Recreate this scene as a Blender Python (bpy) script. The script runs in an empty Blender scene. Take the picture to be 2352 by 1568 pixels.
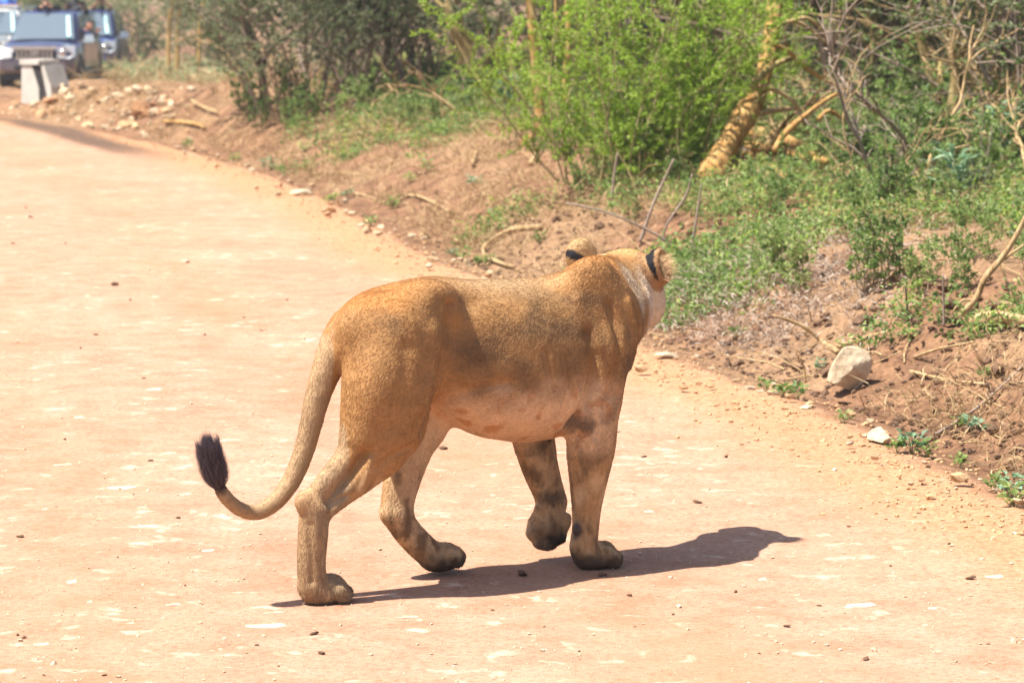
import bpy, bmesh, math, random
import numpy as np
from mathutils import Vector, Matrix

random.seed(7)
RNG = np.random.default_rng(11)
SC = bpy.context.scene
COL = SC.collection

# ------------------------------------------------------------------ camera
CAM_H = 1.92
F_PX = 7180.0                       # focal length for a picture 2352 wide
PITCH = math.atan(818.0 / F_PX)
cam_data = bpy.data.cameras.new('camera')
cam = bpy.data.objects.new('camera', cam_data)
COL.objects.link(cam)
cam.location = (0, 0, CAM_H)
cam.rotation_euler = (math.pi / 2 - PITCH, 0, 0)
cam_data.sensor_width = 36.0
cam_data.lens = 36.0 * F_PX / 2352.0
cam_data.clip_start = 0.1
cam_data.clip_end = 2000.0
cam_data.dof.use_dof = True
cam_data.dof.focus_distance = 10.2
cam_data.dof.aperture_fstop = 6.5
SC.camera = cam

# ------------------------------------------------------------------ sky, sun, exposure
SUN_EL = math.radians(63.0)
SHADOW_AZ = math.radians(21.0)      # shadows run this far round from +X towards +Y
to_sun = Vector((-math.cos(SHADOW_AZ) * math.cos(SUN_EL), -math.sin(SHADOW_AZ) * math.cos(SUN_EL), math.sin(SUN_EL)))
world = bpy.data.worlds.new('World')
SC.world = world
world.use_nodes = True
wn = world.node_tree
sky = wn.nodes.new('ShaderNodeTexSky')
sky.sky_type = 'NISHITA'
sky.sun_disc = False
sky.sun_elevation = SUN_EL
sky.sun_rotation = math.atan2(to_sun.x, to_sun.y)
sky.dust_density = 1.6
wn.links.new(sky.outputs['Color'], wn.nodes['Background'].inputs['Color'])
wn.nodes['Background'].inputs['Strength'].default_value = 0.08
sun_data = bpy.data.lights.new('sun', 'SUN')
sun_data.energy = 4.8
sun_data.angle = math.radians(0.55)
sun_data.color = (1.0, 0.945, 0.86)
sun = bpy.data.objects.new('sun', sun_data)
COL.objects.link(sun)
sun.rotation_euler = to_sun.to_track_quat('Z', 'Y').to_euler()
sun.location = to_sun * 60
SC.view_settings.view_transform = 'Standard'
SC.view_settings.look = 'None'
SC.view_settings.gamma = 1.0
SC.view_settings.exposure = 1.28
SC.cycles.max_bounces = 6
SC.cycles.diffuse_bounces = 3
SC.cycles.glossy_bounces = 3
SC.cycles.transparent_max_bounces = 6

# ------------------------------------------------------------------ pixels to directions
_cp, _sp = math.cos(PITCH), math.sin(PITCH)
def ray(px, py):
    x = (px - 1176.0) / F_PX
    y = -(py - 784.0) / F_PX
    d = np.array([x, _cp + y * _sp, -_sp + y * _cp])
    return d
def on_ground(px, py, z=0.0):
    d = ray(px, py)
    t = (z - CAM_H) / d[2]
    return np.array([0, 0, CAM_H]) + d * t
def at_depth(px, py, Y):
    d = ray(px, py)
    return np.array([0, 0, CAM_H]) + d * (Y / d[1])

# ------------------------------------------------------------------ helpers
def tag(o, label=None, cat=None, group=None, kind=None):
    if label: o['label'] = label
    if cat: o['category'] = cat
    if group: o['group'] = group
    if kind: o['kind'] = kind
    return o
def link(name, me, mat=None, parent=None, loc=None):
    o = bpy.data.objects.new(name, me)
    COL.objects.link(o)
    if mat is not None and me is not None and len(me.materials) == 0:
        me.materials.append(mat)
    if parent is not None: o.parent = parent
    if loc is not None: o.location = loc
    return o
def empty(name, loc=(0, 0, 0), rz=0.0):
    o = bpy.data.objects.new(name, None)
    COL.objects.link(o)
    o.empty_display_size = 0.1
    o.location = loc
    o.rotation_euler = (0, 0, rz)
    return o
def copy_tree(o, parent=None):
    c = o.copy()
    COL.objects.link(c)
    if parent is not None: c.parent = parent
    for ch in list(o.children):
        copy_tree(ch, c)
    return c
def mesh_from(name, verts, faces, smooth=True):
    """verts (n,3) array; faces: (m,k) int array or list of lists"""
    me = bpy.data.meshes.new(name)
    verts = np.asarray(verts, dtype=np.float32)
    if isinstance(faces, np.ndarray):
        m, k = faces.shape
        me.vertices.add(len(verts)); me.vertices.foreach_set('co', verts.ravel())
        me.loops.add(m * k); me.loops.foreach_set('vertex_index', faces.astype(np.int32).ravel())
        me.polygons.add(m)
        me.polygons.foreach_set('loop_start', np.arange(0, m * k, k, dtype=np.int32))
        me.polygons.foreach_set('loop_total', np.full(m, k, dtype=np.int32))
        me.update(calc_edges=True)
    else:
        me.from_pydata(verts.tolist(), [], faces)
    me.polygons.foreach_set('use_smooth', np.full(len(me.polygons), smooth, dtype=bool))
    me.update()
    return me
def set_color(me, cols, name='Col'):
    ca = me.color_attributes.new(name, 'FLOAT_COLOR', 'POINT')
    c = np.ones((len(cols), 4), dtype=np.float32); c[:, :3] = cols
    ca.data.foreach_set('color', c.ravel())

class MB:
    """collects simple shapes; build() links them as one mesh object"""
    def __init__(s): s.v = []; s.f = []; s.n = 0
    def add(s, v, f):
        v = np.asarray(v, dtype=float)
        s.v.append(v); s.f += [[i + s.n for i in q] for q in f]; s.n += len(v)
        return s
    def box(s, c, size, rot=None, taper=1.0):
        x, y, z = np.array(size) / 2
        v = np.array([[-x, -y, -z], [x, -y, -z], [x, y, -z], [-x, y, -z],
                      [-x * taper, -y * taper, z], [x * taper, -y * taper, z], [x * taper, y * taper, z], [-x * taper, y * taper, z]])
        if rot is not None: v = v @ np.array(rot).T
        return s.add(v + np.array(c), [[0, 3, 2, 1], [4, 5, 6, 7], [0, 1, 5, 4], [1, 2, 6, 5], [2, 3, 7, 6], [3, 0, 4, 7]])
    def tube(s, pts, radii, n=6, cap=True, squash=1.0):
        v, f = tube_arrays(pts, radii, n, cap, squash)
        return s.add(v, f)
    def mesh(s, name, smooth=False):
        return mesh_from(name, np.concatenate(s.v), s.f, smooth)
    def build(s, name, mat, parent=None, smooth=False):
        return link(name, s.mesh(name, smooth), mat, parent)

def tube_arrays(pts, radii, n=6, cap=True, squash=1.0):
    pts = np.asarray(pts, float); m = len(pts)
    radii = np.broadcast_to(np.asarray(radii, float), (m,))
    tan = np.gradient(pts, axis=0)
    tan /= np.linalg.norm(tan, axis=1, keepdims=True) + 1e-9
    up = np.array([0.0, 0, 1]) if abs(tan[0][2]) < 0.9 else np.array([1.0, 0, 0])
    u = np.cross(tan[0], up); u /= np.linalg.norm(u)
    verts = []
    for i in range(m):
        u = u - tan[i] * np.dot(u, tan[i]); u /= np.linalg.norm(u) + 1e-9
        w = np.cross(tan[i], u)
        a = np.arange(n) * 2 * math.pi / n
        verts.append(pts[i] + radii[i] * (np.cos(a)[:, None] * u + squash * np.sin(a)[:, None] * w))
    v = np.concatenate(verts)
    f = []
    for i in range(m - 1):
        for j in range(n):
            k = (j + 1) % n
            f.append([i * n + j, i * n + k, (i + 1) * n + k, (i + 1) * n + j])
    if cap:
        f.append(list(range(n - 1, -1, -1)))
        f.append([(m - 1) * n + j for j in range(n)])
    return v, f

def catmull(pts, n):
    """smooth resample of a polyline to n points"""
    p = np.asarray(pts, float)
    if len(p) < 3:
        t = np.linspace(0, 1, n)[:, None]
        return p[0] * (1 - t) + p[-1] * t
    q = np.vstack([2 * p[0] - p[1], p, 2 * p[-1] - p[-2]])
    out = []
    for t in np.linspace(0, len(p) - 1 - 1e-6, n):
        i = int(t); u = t - i
        a, b, c, d = q[i], q[i + 1], q[i + 2], q[i + 3]
        out.append(0.5 * (2 * b + (c - a) * u + (2 * a - 5 * b + 4 * c - d) * u * u + (3 * b - a - 3 * c + d) * u ** 3))
    return np.array(out)

def vnoise(p, seed=0):
    """smooth value noise in 3D, about -1..1; p (n,3)"""
    p = np.asarray(p, float)
    i = np.floor(p).astype(np.int64); f = p - i
    f = f * f * (3 - 2 * f)
    def h(a, b, c):
        x = (a * 374761393 + b * 668265263 + c * 2147483647 + seed * 974634777) & 0xffffffff
        x = ((x ^ (x >> 13)) * 1274126177) & 0xffffffff
        x = x ^ (x >> 16)
        return (x & 0xffff) / 32767.5 - 1.0
    r = 0
    for dx in (0, 1):
        for dy in (0, 1):
            for dz in (0, 1):
                w = (f[:, 0] if dx else 1 - f[:, 0]) * (f[:, 1] if dy else 1 - f[:, 1]) * (f[:, 2] if dz else 1 - f[:, 2])
                r = r + w * h(i[:, 0] + dx, i[:, 1] + dy, i[:, 2] + dz)
    return r
def fbm(p, seed=0, octaves=4):
    p = np.asarray(p, float); r = 0; a = 0.5
    for o in range(octaves):
        r = r + a * vnoise(p * (2.03 ** o) + 17.3 * o, seed + o); a *= 0.5
    return r
def smooth01(x, a, b):
    t = np.clip((x - a) / (b - a), 0, 1)
    return t * t * (3 - 2 * t)

# ------------------------------------------------------------------ materials
MATS = {}
def new_mat(name, rough=0.8, spec=0.3):
    m = bpy.data.materials.new(name); m.use_nodes = True
    b = m.node_tree.nodes['Principled BSDF']
    b.inputs['Roughness'].default_value = rough
    b.inputs['Specular IOR Level'].default_value = spec
    MATS[name] = m
    return m, m.node_tree.nodes, m.node_tree.links, b
def ramp(nodes, stops):
    r = nodes.new('ShaderNodeValToRGB')
    e = r.color_ramp.elements
    while len(e) < len(stops): e.new(0.5)
    for x, (p, c) in zip(e, stops):
        x.position = p; x.color = (*c, 1) if len(c) == 3 else c
    return r
def noise(nodes, links, scale, detail=4, rough=0.55, vec=None, dist=0.0):
    n = nodes.new('ShaderNodeTexNoise')
    n.inputs['Scale'].default_value = scale; n.inputs['Detail'].default_value = detail
    n.inputs['Roughness'].default_value = rough; n.inputs['Distortion'].default_value = dist
    if vec is not None: links.new(vec, n.inputs['Vector'])
    return n
def mix(nodes, links, fac, a, b, mode='MIX'):
    m = nodes.new('ShaderNodeMix'); m.data_type = 'RGBA'; m.blend_type = mode
    for sock, val in ((m.inputs[0], fac), (m.inputs[6], a), (m.inputs[7], b)):
        if hasattr(val, 'is_linked'): links.new(val, sock)
        elif isinstance(val, (int, float)): sock.default_value = val
        else: sock.default_value = (*val, 1)
    return m.outputs[2]
def bump(nodes, links, height, strength, dist, b):
    n = nodes.new('ShaderNodeBump')
    n.inputs['Strength'].default_value = strength; n.inputs['Distance'].default_value = dist
    links.new(height, n.inputs['Height']); links.new(n.outputs['Normal'], b.inputs['Normal'])
def simple_mat(name, c1, c2=None, scale=8.0, rough=0.8, spec=0.3, bmp=0.0, bdist=0.01, coords='Object', metallic=0.0):
    m, n, l, b = new_mat(name, rough, spec)
    b.inputs['Metallic'].default_value = metallic
    tc = n.new('ShaderNodeTexCoord')
    ns = noise(n, l, scale, 5, 0.6, tc.outputs[coords])
    r = ramp(n, [(0.3, c1), (0.7, c2 or c1)])
    l.new(ns.outputs['Fac'], r.inputs['Fac'])
    l.new(r.outputs['Color'], b.inputs['Base Color'])
    if bmp: bump(n, l, ns.outputs['Fac'], bmp, bdist, b)
    return m
def leaf_mat(name, c1, c2, c3, trans=0.35, rough=0.55, spec=0.35):
    """leaf colours vary by leaf: vertex attribute Col.r picks along the ramp"""
    m, n, l, b = new_mat(name, rough, spec)
    at = n.new('ShaderNodeAttribute'); at.attribute_name = 'Col'
    sp = n.new('ShaderNodeSeparateColor'); l.new(at.outputs['Color'], sp.inputs[0])
    r = ramp(n, [(0.0, c1), (0.55, c2), (1.0, c3)])
    oi = n.new('ShaderNodeObjectInfo')
    ma = n.new('ShaderNodeMath'); ma.operation = 'MULTIPLY_ADD'; ma.inputs[1].default_value = .5; l.new(oi.outputs['Random'], ma.inputs[0])
    sb = n.new('ShaderNodeMath'); sb.operation = 'SUBTRACT'; sb.inputs[1].default_value = .25; l.new(sp.outputs[0], sb.inputs[0]); l.new(sb.outputs[0], ma.inputs[2])
    l.new(ma.outputs[0], r.inputs['Fac'])
    l.new(r.outputs['Color'], b.inputs['Base Color'])
    t = n.new('ShaderNodeBsdfTranslucent')
    hs = n.new('ShaderNodeHueSaturation'); hs.inputs['Value'].default_value = 1.25; hs.inputs['Saturation'].default_value = 1.05
    l.new(r.outputs['Color'], hs.inputs['Color']); l.new(hs.outputs['Color'], t.inputs['Color'])
    ms = n.new('ShaderNodeMixShader'); ms.inputs[0].default_value = trans
    out = n['Material Output']
    l.new(b.outputs[0], ms.inputs[1]); l.new(t.outputs[0], ms.inputs[2]); l.new(ms.outputs[0], out.inputs['Surface'])
    return m
# ------------------------------------------------------------------ implicit bodies (for animals and people)
class Body:
    def __init__(s, lo, hi, h):
        s.lo = np.array(lo, float); s.h = h
        s.n = np.ceil((np.array(hi, float) - s.lo) / h).astype(int) + 1
        s.d = np.full(s.n, 1.0, dtype=np.float32)
        s.ax = [s.lo[i] + h * np.arange(s.n[i]) for i in range(3)]
    def _box(s, lo, hi):
        a = np.clip(np.floor((np.array(lo) - s.lo) / s.h).astype(int), 0, s.n - 1)
        b = np.clip(np.ceil((np.array(hi) - s.lo) / s.h).astype(int) + 1, 1, s.n)
        sl = tuple(slice(a[i], max(b[i], a[i] + 1)) for i in range(3))
        g = np.meshgrid(*[s.ax[i][sl[i]] for i in range(3)], indexing='ij', sparse=True)
        return sl, g
    def apply(s, lo, hi, fn, k=0.03, op='add'):
        m = k + 3 * s.h
        sl, (x, y, z) = s._box(np.array(lo) - m, np.array(hi) + m)
        e = fn(x, y, z)
        d = s.d[sl]
        if op == 'add':
            hh = np.clip(0.5 + 0.5 * (d - e) / k, 0, 1)
            s.d[sl] = d * (1 - hh) + e * hh - k * hh * (1 - hh)
        elif op == 'cut':
            hh = np.clip(0.5 - 0.5 * (d + e) / k, 0, 1)
            s.d[sl] = d * (1 - hh) - e * hh + k * hh * (1 - hh)
        elif op == 'dent':
            s.d[sl] = d + e
    def cone(s, a, b, ra, rb, k=0.03, sv=1.0, op='add'):
        """tapered capsule; sv scales its thickness along axis 1"""
        a = np.array(a, float); b = np.array(b, float); R = max(ra, rb) * max(1, sv) + 0.005
        ab = b - a; L2 = float(ab @ ab) + 1e-12
        def fn(x, y, z):
            t = np.clip(((x - a[0]) * ab[0] + (y - a[1]) * ab[1] + (z - a[2]) * ab[2]) / L2, 0, 1)
            dy = (y - a[1] - t * ab[1]) / sv
            return (np.sqrt((x - a[0] - t * ab[0]) ** 2 + dy ** 2 + (z - a[2] - t * ab[2]) ** 2) - (ra + (rb - ra) * t)) * min(1, sv)
        s.apply(np.minimum(a, b) - R, np.maximum(a, b) + R, fn, k, op)
    def chain(s, pts, k=0.03, sv=1.0, sub=5):
        """one smooth tapered limb through (x, y, z, r) joints, blended into the body once"""
        q = catmull(pts, (len(pts) - 1) * sub + 1)
        R = q[:, 3].max() * max(1, sv) + 0.005
        def fn(x, y, z):
            best = None
            for a, b in zip(q[:-1], q[1:]):
                ab = b[:3] - a[:3]; L2 = float(ab @ ab) + 1e-12
                t = np.clip(((x - a[0]) * ab[0] + (y - a[1]) * ab[1] + (z - a[2]) * ab[2]) / L2, 0, 1)
                d = np.sqrt((x - a[0] - t * ab[0]) ** 2 + ((y - a[1] - t * ab[1]) / sv) ** 2 + (z - a[2] - t * ab[2]) ** 2) - (a[3] + (b[3] - a[3]) * t)
                best = d if best is None else np.minimum(best, d)
            return best * min(1, sv)
        s.apply(q[:, :3].min(0) - R, q[:, :3].max(0) + R, fn, k)
    def ell(s, c, r, M=None, k=0.03, op='add'):
        c = np.array(c, float); r = np.array(r, float); M = np.eye(3) if M is None else np.array(M, float)  # rows of M = ellipsoid axes
        R = r.max() + 0.005
        def fn(x, y, z):
            x = x - c[0]; y = y - c[1]; z = z - c[2]
            q = [(M[i][0] * x + M[i][1] * y + M[i][2] * z) / r[i] for i in range(3)]
            n0 = np.sqrt(q[0] ** 2 + q[1] ** 2 + q[2] ** 2)
            n1 = np.sqrt((q[0] / r[0]) ** 2 + (q[1] / r[1]) ** 2 + (q[2] / r[2]) ** 2) + 1e-9
            return n0 * (n0 - 1) / n1
        s.apply(c - R, c + R, fn, k, op)
    def polygonize(s):
        d = s.d; h = s.h
        I = d < 0
        c = np.zeros(np.array(d.shape) - 1, dtype=np.int8)
        for dx in (0, 1):
            for dy in (0, 1):
                for dz in (0, 1):
                    c += I[dx:d.shape[0] - 1 + dx, dy:d.shape[1] - 1 + dy, dz:d.shape[2] - 1 + dz]
        act = np.argwhere((c > 0) & (c < 8))
        idx = -np.ones(c.shape, dtype=np.int64); idx[tuple(act.T)] = np.arange(len(act))
        acc = np.zeros((len(act), 3)); cnt = np.zeros(len(act))
        corner = [(0, 0, 0), (1, 0, 0), (0, 1, 0), (1, 1, 0), (0, 0, 1), (1, 0, 1), (0, 1, 1), (1, 1, 1)]
        val = [d[act[:, 0] + q[0], act[:, 1] + q[1], act[:, 2] + q[2]] for q in corner]
        for p in range(8):
            for q in range(p + 1, 8):
                A, B = np.array(corner[p]), np.array(corner[q])
                if np.abs(A - B).sum() != 1: continue
                m = (val[p] < 0) != (val[q] < 0)
                t = val[p][m] / (val[p][m] - val[q][m])
                acc[m] += A + t[:, None] * (B - A); cnt[m] += 1
        V = s.lo + h * (act + acc / cnt[:, None])
        faces = []
        for ax in range(3):
            o1, o2 = (ax + 1) % 3, (ax + 2) % 3
            sl0 = [slice(None)] * 3; sl1 = [slice(None)] * 3
            sl0[ax] = slice(0, -1); sl1[ax] = slice(1, None)
            A, B = I[tuple(sl0)], I[tuple(sl1)]
            e = np.argwhere(A != B)
            ok = (e[:, o1] > 0) & (e[:, o2] > 0) & (e[:, o1] < d.shape[o1] - 1) & (e[:, o2] < d.shape[o2] - 1)
            e = e[ok]
            ins = A[tuple(e.T)]
            def cell(a, b):
                q = e.copy(); q[:, o1] -= a; q[:, o2] -= b
                return idx[tuple(q.T)]
            quad = np.stack([cell(1, 1), cell(0, 1), cell(0, 0), cell(1, 0)], 1)
            quad[~ins] = quad[~ins][:, ::-1]
            faces.append(quad)
        return V, np.concatenate(faces)
def vert_normals(V, Fq):
    a = V[Fq[:, 2]] - V[Fq[:, 0]]; b = V[Fq[:, 3]] - V[Fq[:, 1]]
    fn = np.cross(a, b)
    N = np.zeros_like(V)
    for i in range(4): np.add.at(N, Fq[:, i], fn)
    return N / (np.linalg.norm(N, axis=1, keepdims=True) + 1e-12)
def relax(V, Fq, it=2, lam=0.5):
    e = np.concatenate([Fq[:, [0, 1]], Fq[:, [1, 2]], Fq[:, [2, 3]], Fq[:, [3, 0]]])
    for _ in range(it):
        S = np.zeros_like(V); c = np.zeros(len(V))
        np.add.at(S, e[:, 0], V[e[:, 1]]); np.add.at(S, e[:, 1], V[e[:, 0]])
        np.add.at(c, e[:, 0], 1); np.add.at(c, e[:, 1], 1)
        V = V * (1 - lam) + lam * S / c[:, None]
    return V
# ------------------------------------------------------------------ the ground: road, verge and bush floor
# edge of the road, read where the gravel meets the soil (all on the road's level)
_edge_px = [(2352, 1172), (2190, 1096), (2060, 1034), (1950, 978), (1850, 932), (1650, 866), (1480, 800), (1240, 690), (1000, 596), (890, 540), (800, 490), (640, 418), (520, 376), (400, 343), (300, 321), (200, 301), (100, 287), (0, 276)]
_e = np.array([on_ground(x, y)[:2] for x, y in _edge_px])
EDGE = np.vstack([[4.1, 2.0], [2.75, 7.5], _e, [-10.5, 46.2], [-16, 47.8], [-26, 49], [-60, 51]])
EDGE = catmull(np.hstack([EDGE, np.zeros((len(EDGE), 1))]), 420)[:, :2]
def edge_dist(X, Y):
    """signed distance to the road edge; positive on the verge"""
    P = np.stack([np.ravel(X), np.ravel(Y)], 1)
    out = np.empty(len(P)); seg = EDGE
    for i in range(0, len(P), 20000):
        q = P[i:i + 20000]
        d2 = ((q[:, None, :] - seg[None]) ** 2).sum(2)
        k = d2.argmin(1); k0 = np.clip(k, 0, len(seg) - 2)
        tan = seg[k0 + 1] - seg[k0]
        cr = tan[:, 0] * (q[:, 1] - seg[k0, 1]) - tan[:, 1] * (q[:, 0] - seg[k0, 0])
        out[i:i + 20000] = np.sqrt(d2[np.arange(len(q)), k]) * np.where(cr < 0, 1, -1)
    return out
_hp = np.array([[-60, 0], [-9.5, 0], [-9, .0], [0, 0], [.12, -.02], [.3, -.05], [.55, .03], [.9, .2], [1.3, .33], [2.0, .46], [3.5, .60], [6, .74], [10, .9], [20, 1.1], [400, 1.6]])
def height(X, Y, fine=True):
    X = np.asarray(X, float); shp = X.shape; X = X.ravel(); Y = np.broadcast_to(np.asarray(Y, float), shp).ravel()
    d = edge_dist(X, Y)
    z = np.interp(d, _hp[:, 0], _hp[:, 1])
    # the far left stays low: rubble heaps and the track with the cars
    far = smooth01(Y, 36, 47) * smooth01(X - (Y - 46) * .10, -1.5, -4.2)
    p = np.stack([X, Y, np.zeros_like(X)], 1)
    flat = 0.06 * np.clip(d, 0, 1) + .05 * fbm(p * .6, 31, 3) - .62 * smooth01(Y, 50, 72) + 1.2 * smooth01(Y, 92, 140)
    z = z * (1 - far) + flat * far * smooth01(d, 0, .8)
    # rubble ridge beside the road
    rub = smooth01(d, .0, 1.6) * smooth01(d, 6.5, 3.0) * smooth01(Y, 31, 38) * smooth01(X, -1.5, -3.5) * smooth01(X, -16, -10)
    z = z + rub * (.34 + .22 * fbm(p * .8, 12, 3))
    v = smooth01(d, .15, .8)
    z = z + v * (.10 * fbm(p * .9, 4, 3) + .05 * smooth01(d, .3, 1.0) * fbm(p * 4, 8, 3))
    bank = smooth01(d, .25, .7) * smooth01(d, 3.0, 1.3) * smooth01(Y, 30, 22)
    if fine:
        z = z + bank * (.09 * fbm(p * np.array([8, 8, 1]), 18, 4) + .05 * np.abs(fbm(p * np.array([4, 4, 1]), 28, 3)))
        z = z + (1 - v) * (.010 * fbm(p * np.array([1.2, .6, 1]), 2, 3) + .006 * fbm(p * 6, 3, 3)) * smooth01(np.hypot(X - .1, Y - 10.1), .6, 2.0)
        rut = sum(np.exp(-((d - c) / .3) ** 2) for c in (-1.9, -3.6, -5.3, -6.9)) * smooth01(np.hypot(X - .1, Y - 10.1), 1.2, 3.0)
        z = z - .010 * rut * (d < 0)
        gr = np.exp(-((d + .12) / .28) ** 2)
        z = z + gr * (.022 * np.abs(fbm(p * 12, 14, 3)) + .012)
    return z.reshape(shp)
def hit(px, py, lo=4.0, hi=110.0):
    """where the line of sight of this pixel meets the ground"""
    d = ray(px, py)
    Yk = np.exp(np.linspace(math.log(lo), math.log(hi), 900))
    P = np.array([0, 0, CAM_H]) + d * (Yk / d[1])[:, None]
    below = P[:, 2] < height(P[:, 0], P[:, 1], False)
    i = int(np.argmax(below)) if below.any() else len(Yk) - 1
    Yk = np.linspace(Yk[i] * .94, Yk[i] * 1.05, 160)
    P = np.array([0, 0, CAM_H]) + d * (Yk / d[1])[:, None]
    below = P[:, 2] < height(P[:, 0], P[:, 1])
    return P[int(np.argmax(below)) if below.any() else 80]

def ground_patch(name, us, vs, keep=None):
    pass
# one continuous sheet: rows follow the distance, columns the distance from the road edge
def spaced(lo, hi, d0, growth):
    out = [lo]
    while out[-1] < hi:
        out.append(out[-1] + d0 + growth * abs(out[-1] - lo))
    return np.array(out)
rows = spaced(3.0, 60, .045, .0105); rows = np.concatenate([rows, np.geomspace(61.5, 900, 40)])
cr_ = spaced(0, 5, .045, .008); cr_ = np.concatenate([cr_, np.geomspace(5.3, 700, 46)])
cl_ = -spaced(0, 9, .06, .02)[1:]; cl_ = np.concatenate([cl_, -np.geomspace(9.6, 700, 30)])
cols = np.sort(np.concatenate([cl_, cr_]))
ex = np.interp(rows, EDGE[:, 1], EDGE[:, 0])
late = rows > 46.0
ex[late] = np.interp(46.0, EDGE[:, 1], EDGE[:, 0])
GX = ex[:, None] + cols[None, :] * 1.0
GY = np.broadcast_to(rows[:, None], GX.shape)
GZ = height(GX, GY)
nr, nc = GX.shape
gv = np.stack([GX, GY, GZ], 2).reshape(-1, 3)
ii = np.arange(nr * nc).reshape(nr, nc)
gf = np.stack([ii[:-1, :-1], ii[:-1, 1:], ii[1:, 1:], ii[1:, :-1]], 2).reshape(-1, 4)
gd = edge_dist(gv[:, 0], gv[:, 1])
# masks kept as vertex colours: r = road, g = dry litter (on the road: painted shadow band), b = gravel shoulder
pn = gv * np.array([1, 1, 0])
rd_ = smooth01(gd + .10 * fbm(pn * 3, 51, 3) + .06 * fbm(pn * 14, 52, 2), .12, -.10)
litter_and_shade = smooth01(fbm(pn * .7, 53, 4) + .25 * smooth01(gd, .6, 2), .0, .35)
shade_band = smooth01(np.abs(gd + .55 - .15 * fbm(pn * .5, 58, 2) - .5 * smooth01(gv[:, 1], 38, 46)), .42, .12) * smooth01(gv[:, 1], 33.5, 38) * (gd < .1)  # mask of the shadow band painted along the road at the far bend
litter_and_shade = np.where(gd < .02, shade_band, litter_and_shade)
shl = np.exp(-((gd + .25) / .42) ** 2)
gm = mesh_from('ground', gv, gf)
# worn wheel tracks that follow the bend
trk = sum(np.exp(-((gd - c + .25 * fbm(pn * .25, 61, 2)) / w) ** 2) * a for c, w, a in ((-1.9, .34, 1), (-3.6, .38, .9), (-5.3, .34, .7), (-6.9, .4, .8))) * (.55 + .9 * fbm(pn * np.array([1.5, .7, 1]), 63, 3))
ta = gm.attributes.new('Track', 'FLOAT', 'POINT'); ta.data.foreach_set('value', np.clip(trk, 0, 1).astype(np.float32))
set_color(gm, np.stack([rd_, litter_and_shade, shl], 1))
m, n, l, b = new_mat('ground', 0.95, 0.12)
at = n.new('ShaderNodeAttribute'); at.attribute_name = 'Col'
sp = n.new('ShaderNodeSeparateColor'); l.new(at.outputs['Color'], sp.inputs[0])
tc = n.new('ShaderNodeTexCoord')
mp = n.new('ShaderNodeMapping'); mp.inputs['Scale'].default_value = (1, 1, 1)
l.new(tc.outputs['Object'], mp.inputs['Vector']); V_ = mp.outputs['Vector']
big = noise(n, l, .55, 4, .6, V_); mid = noise(n, l, 4.5, 6, .65, V_); fine = noise(n, l, 42, 5, .7, V_); grit = noise(n, l, 160, 3, .6, V_)
# packed laterite road: pale worn wheel paths, redder loose earth, bleached flat stones, dark crumbs
r1 = ramp(n, [(.32, (0.357, 0.189, 0.117)), (.5, (0.404, 0.232, 0.154)), (.68, (0.446, 0.274, 0.187))]); l.new(big.outputs['Fac'], r1.inputs['Fac'])
r2 = ramp(n, [(.36, (0.315, 0.158, 0.094)), (.56, (0.442, 0.265, 0.183)), (.72, (0.476, 0.311, 0.229))]); l.new(mid.outputs['Fac'], r2.inputs['Fac'])
road_c = mix(n, l, .5, r1.outputs['Color'], r2.outputs['Color'])
rf = ramp(n, [(.34, (.72, .66, .6)), (.52, (1, 1, 1)), (.68, (1.14, 1.12, 1.1))]); l.new(fine.outputs['Fac'], rf.inputs['Fac'])
road_c = mix(n, l, .9, road_c, rf.outputs['Color'], 'MULTIPLY')
tk = n.new('ShaderNodeAttribute'); tk.attribute_name = 'Track'
tkm = n.new('ShaderNodeMath'); tkm.operation = 'MULTIPLY'; tkm.inputs[1].default_value = .5; l.new(tk.outputs['Fac'], tkm.inputs[0])
road_c = mix(n, l, tkm.outputs[0], road_c, (.36, .185, .095))
pal = noise(n, l, 8.5, 5, .6, V_, .4); pal2 = noise(n, l, 1.1, 2, .5, V_)
addp = n.new('ShaderNodeMath'); addp.operation = 'ADD'; l.new(pal.outputs['Fac'], addp.inputs[0])
sc2 = n.new('ShaderNodeMath'); sc2.operation = 'MULTIPLY'; sc2.inputs[1].default_value = .35; l.new(pal2.outputs['Fac'], sc2.inputs[0]); l.new(sc2.outputs[0], addp.inputs[1])
rp = ramp(n, [(.78, (0, 0, 0)), (.92, (.7, .7, .7))]); l.new(addp.outputs[0], rp.inputs['Fac'])
road_c = mix(n, l, rp.outputs['Color'], road_c, (.66, .54, .41))
vo = n.new('ShaderNodeTexVoronoi'); vo.inputs['Scale'].default_value = 13; l.new(V_, vo.inputs['Vector'])
rv = ramp(n, [(.07, (1, 1, 1)), (.15, (0, 0, 0))]); l.new(vo.outputs['Distance'], rv.inputs['Fac'])
gate = ramp(n, [(.5, (0, 0, 0)), (.62, (.8, .8, .8))]); l.new(mid.outputs['Fac'], gate.inputs['Fac'])
gm_ = mix(n, l, 1.0, rv.outputs['Color'], gate.outputs['Color'], 'MULTIPLY')
road_c = mix(n, l, gm_, road_c, (.15, .085, .05))
shoulder = ramp(n, [(.3, (0.255, 0.115, 0.049)), (.5, (0.391, 0.204, 0.098)), (.7, (0.476, 0.306, 0.170))]); l.new(fine.outputs['Fac'], shoulder.inputs['Fac'])
sf = n.new('ShaderNodeMath'); sf.operation = 'MULTIPLY'; sf.inputs[1].default_value = .75; l.new(sp.outputs[2], sf.inputs[0])
road_c = mix(n, l, sf.outputs[0], road_c, shoulder.outputs['Color'])
road_c = mix(n, l, sp.outputs[1], road_c, (.12, .075, .05))          # shadow band at the far bend, painted dark into the road colour
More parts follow.
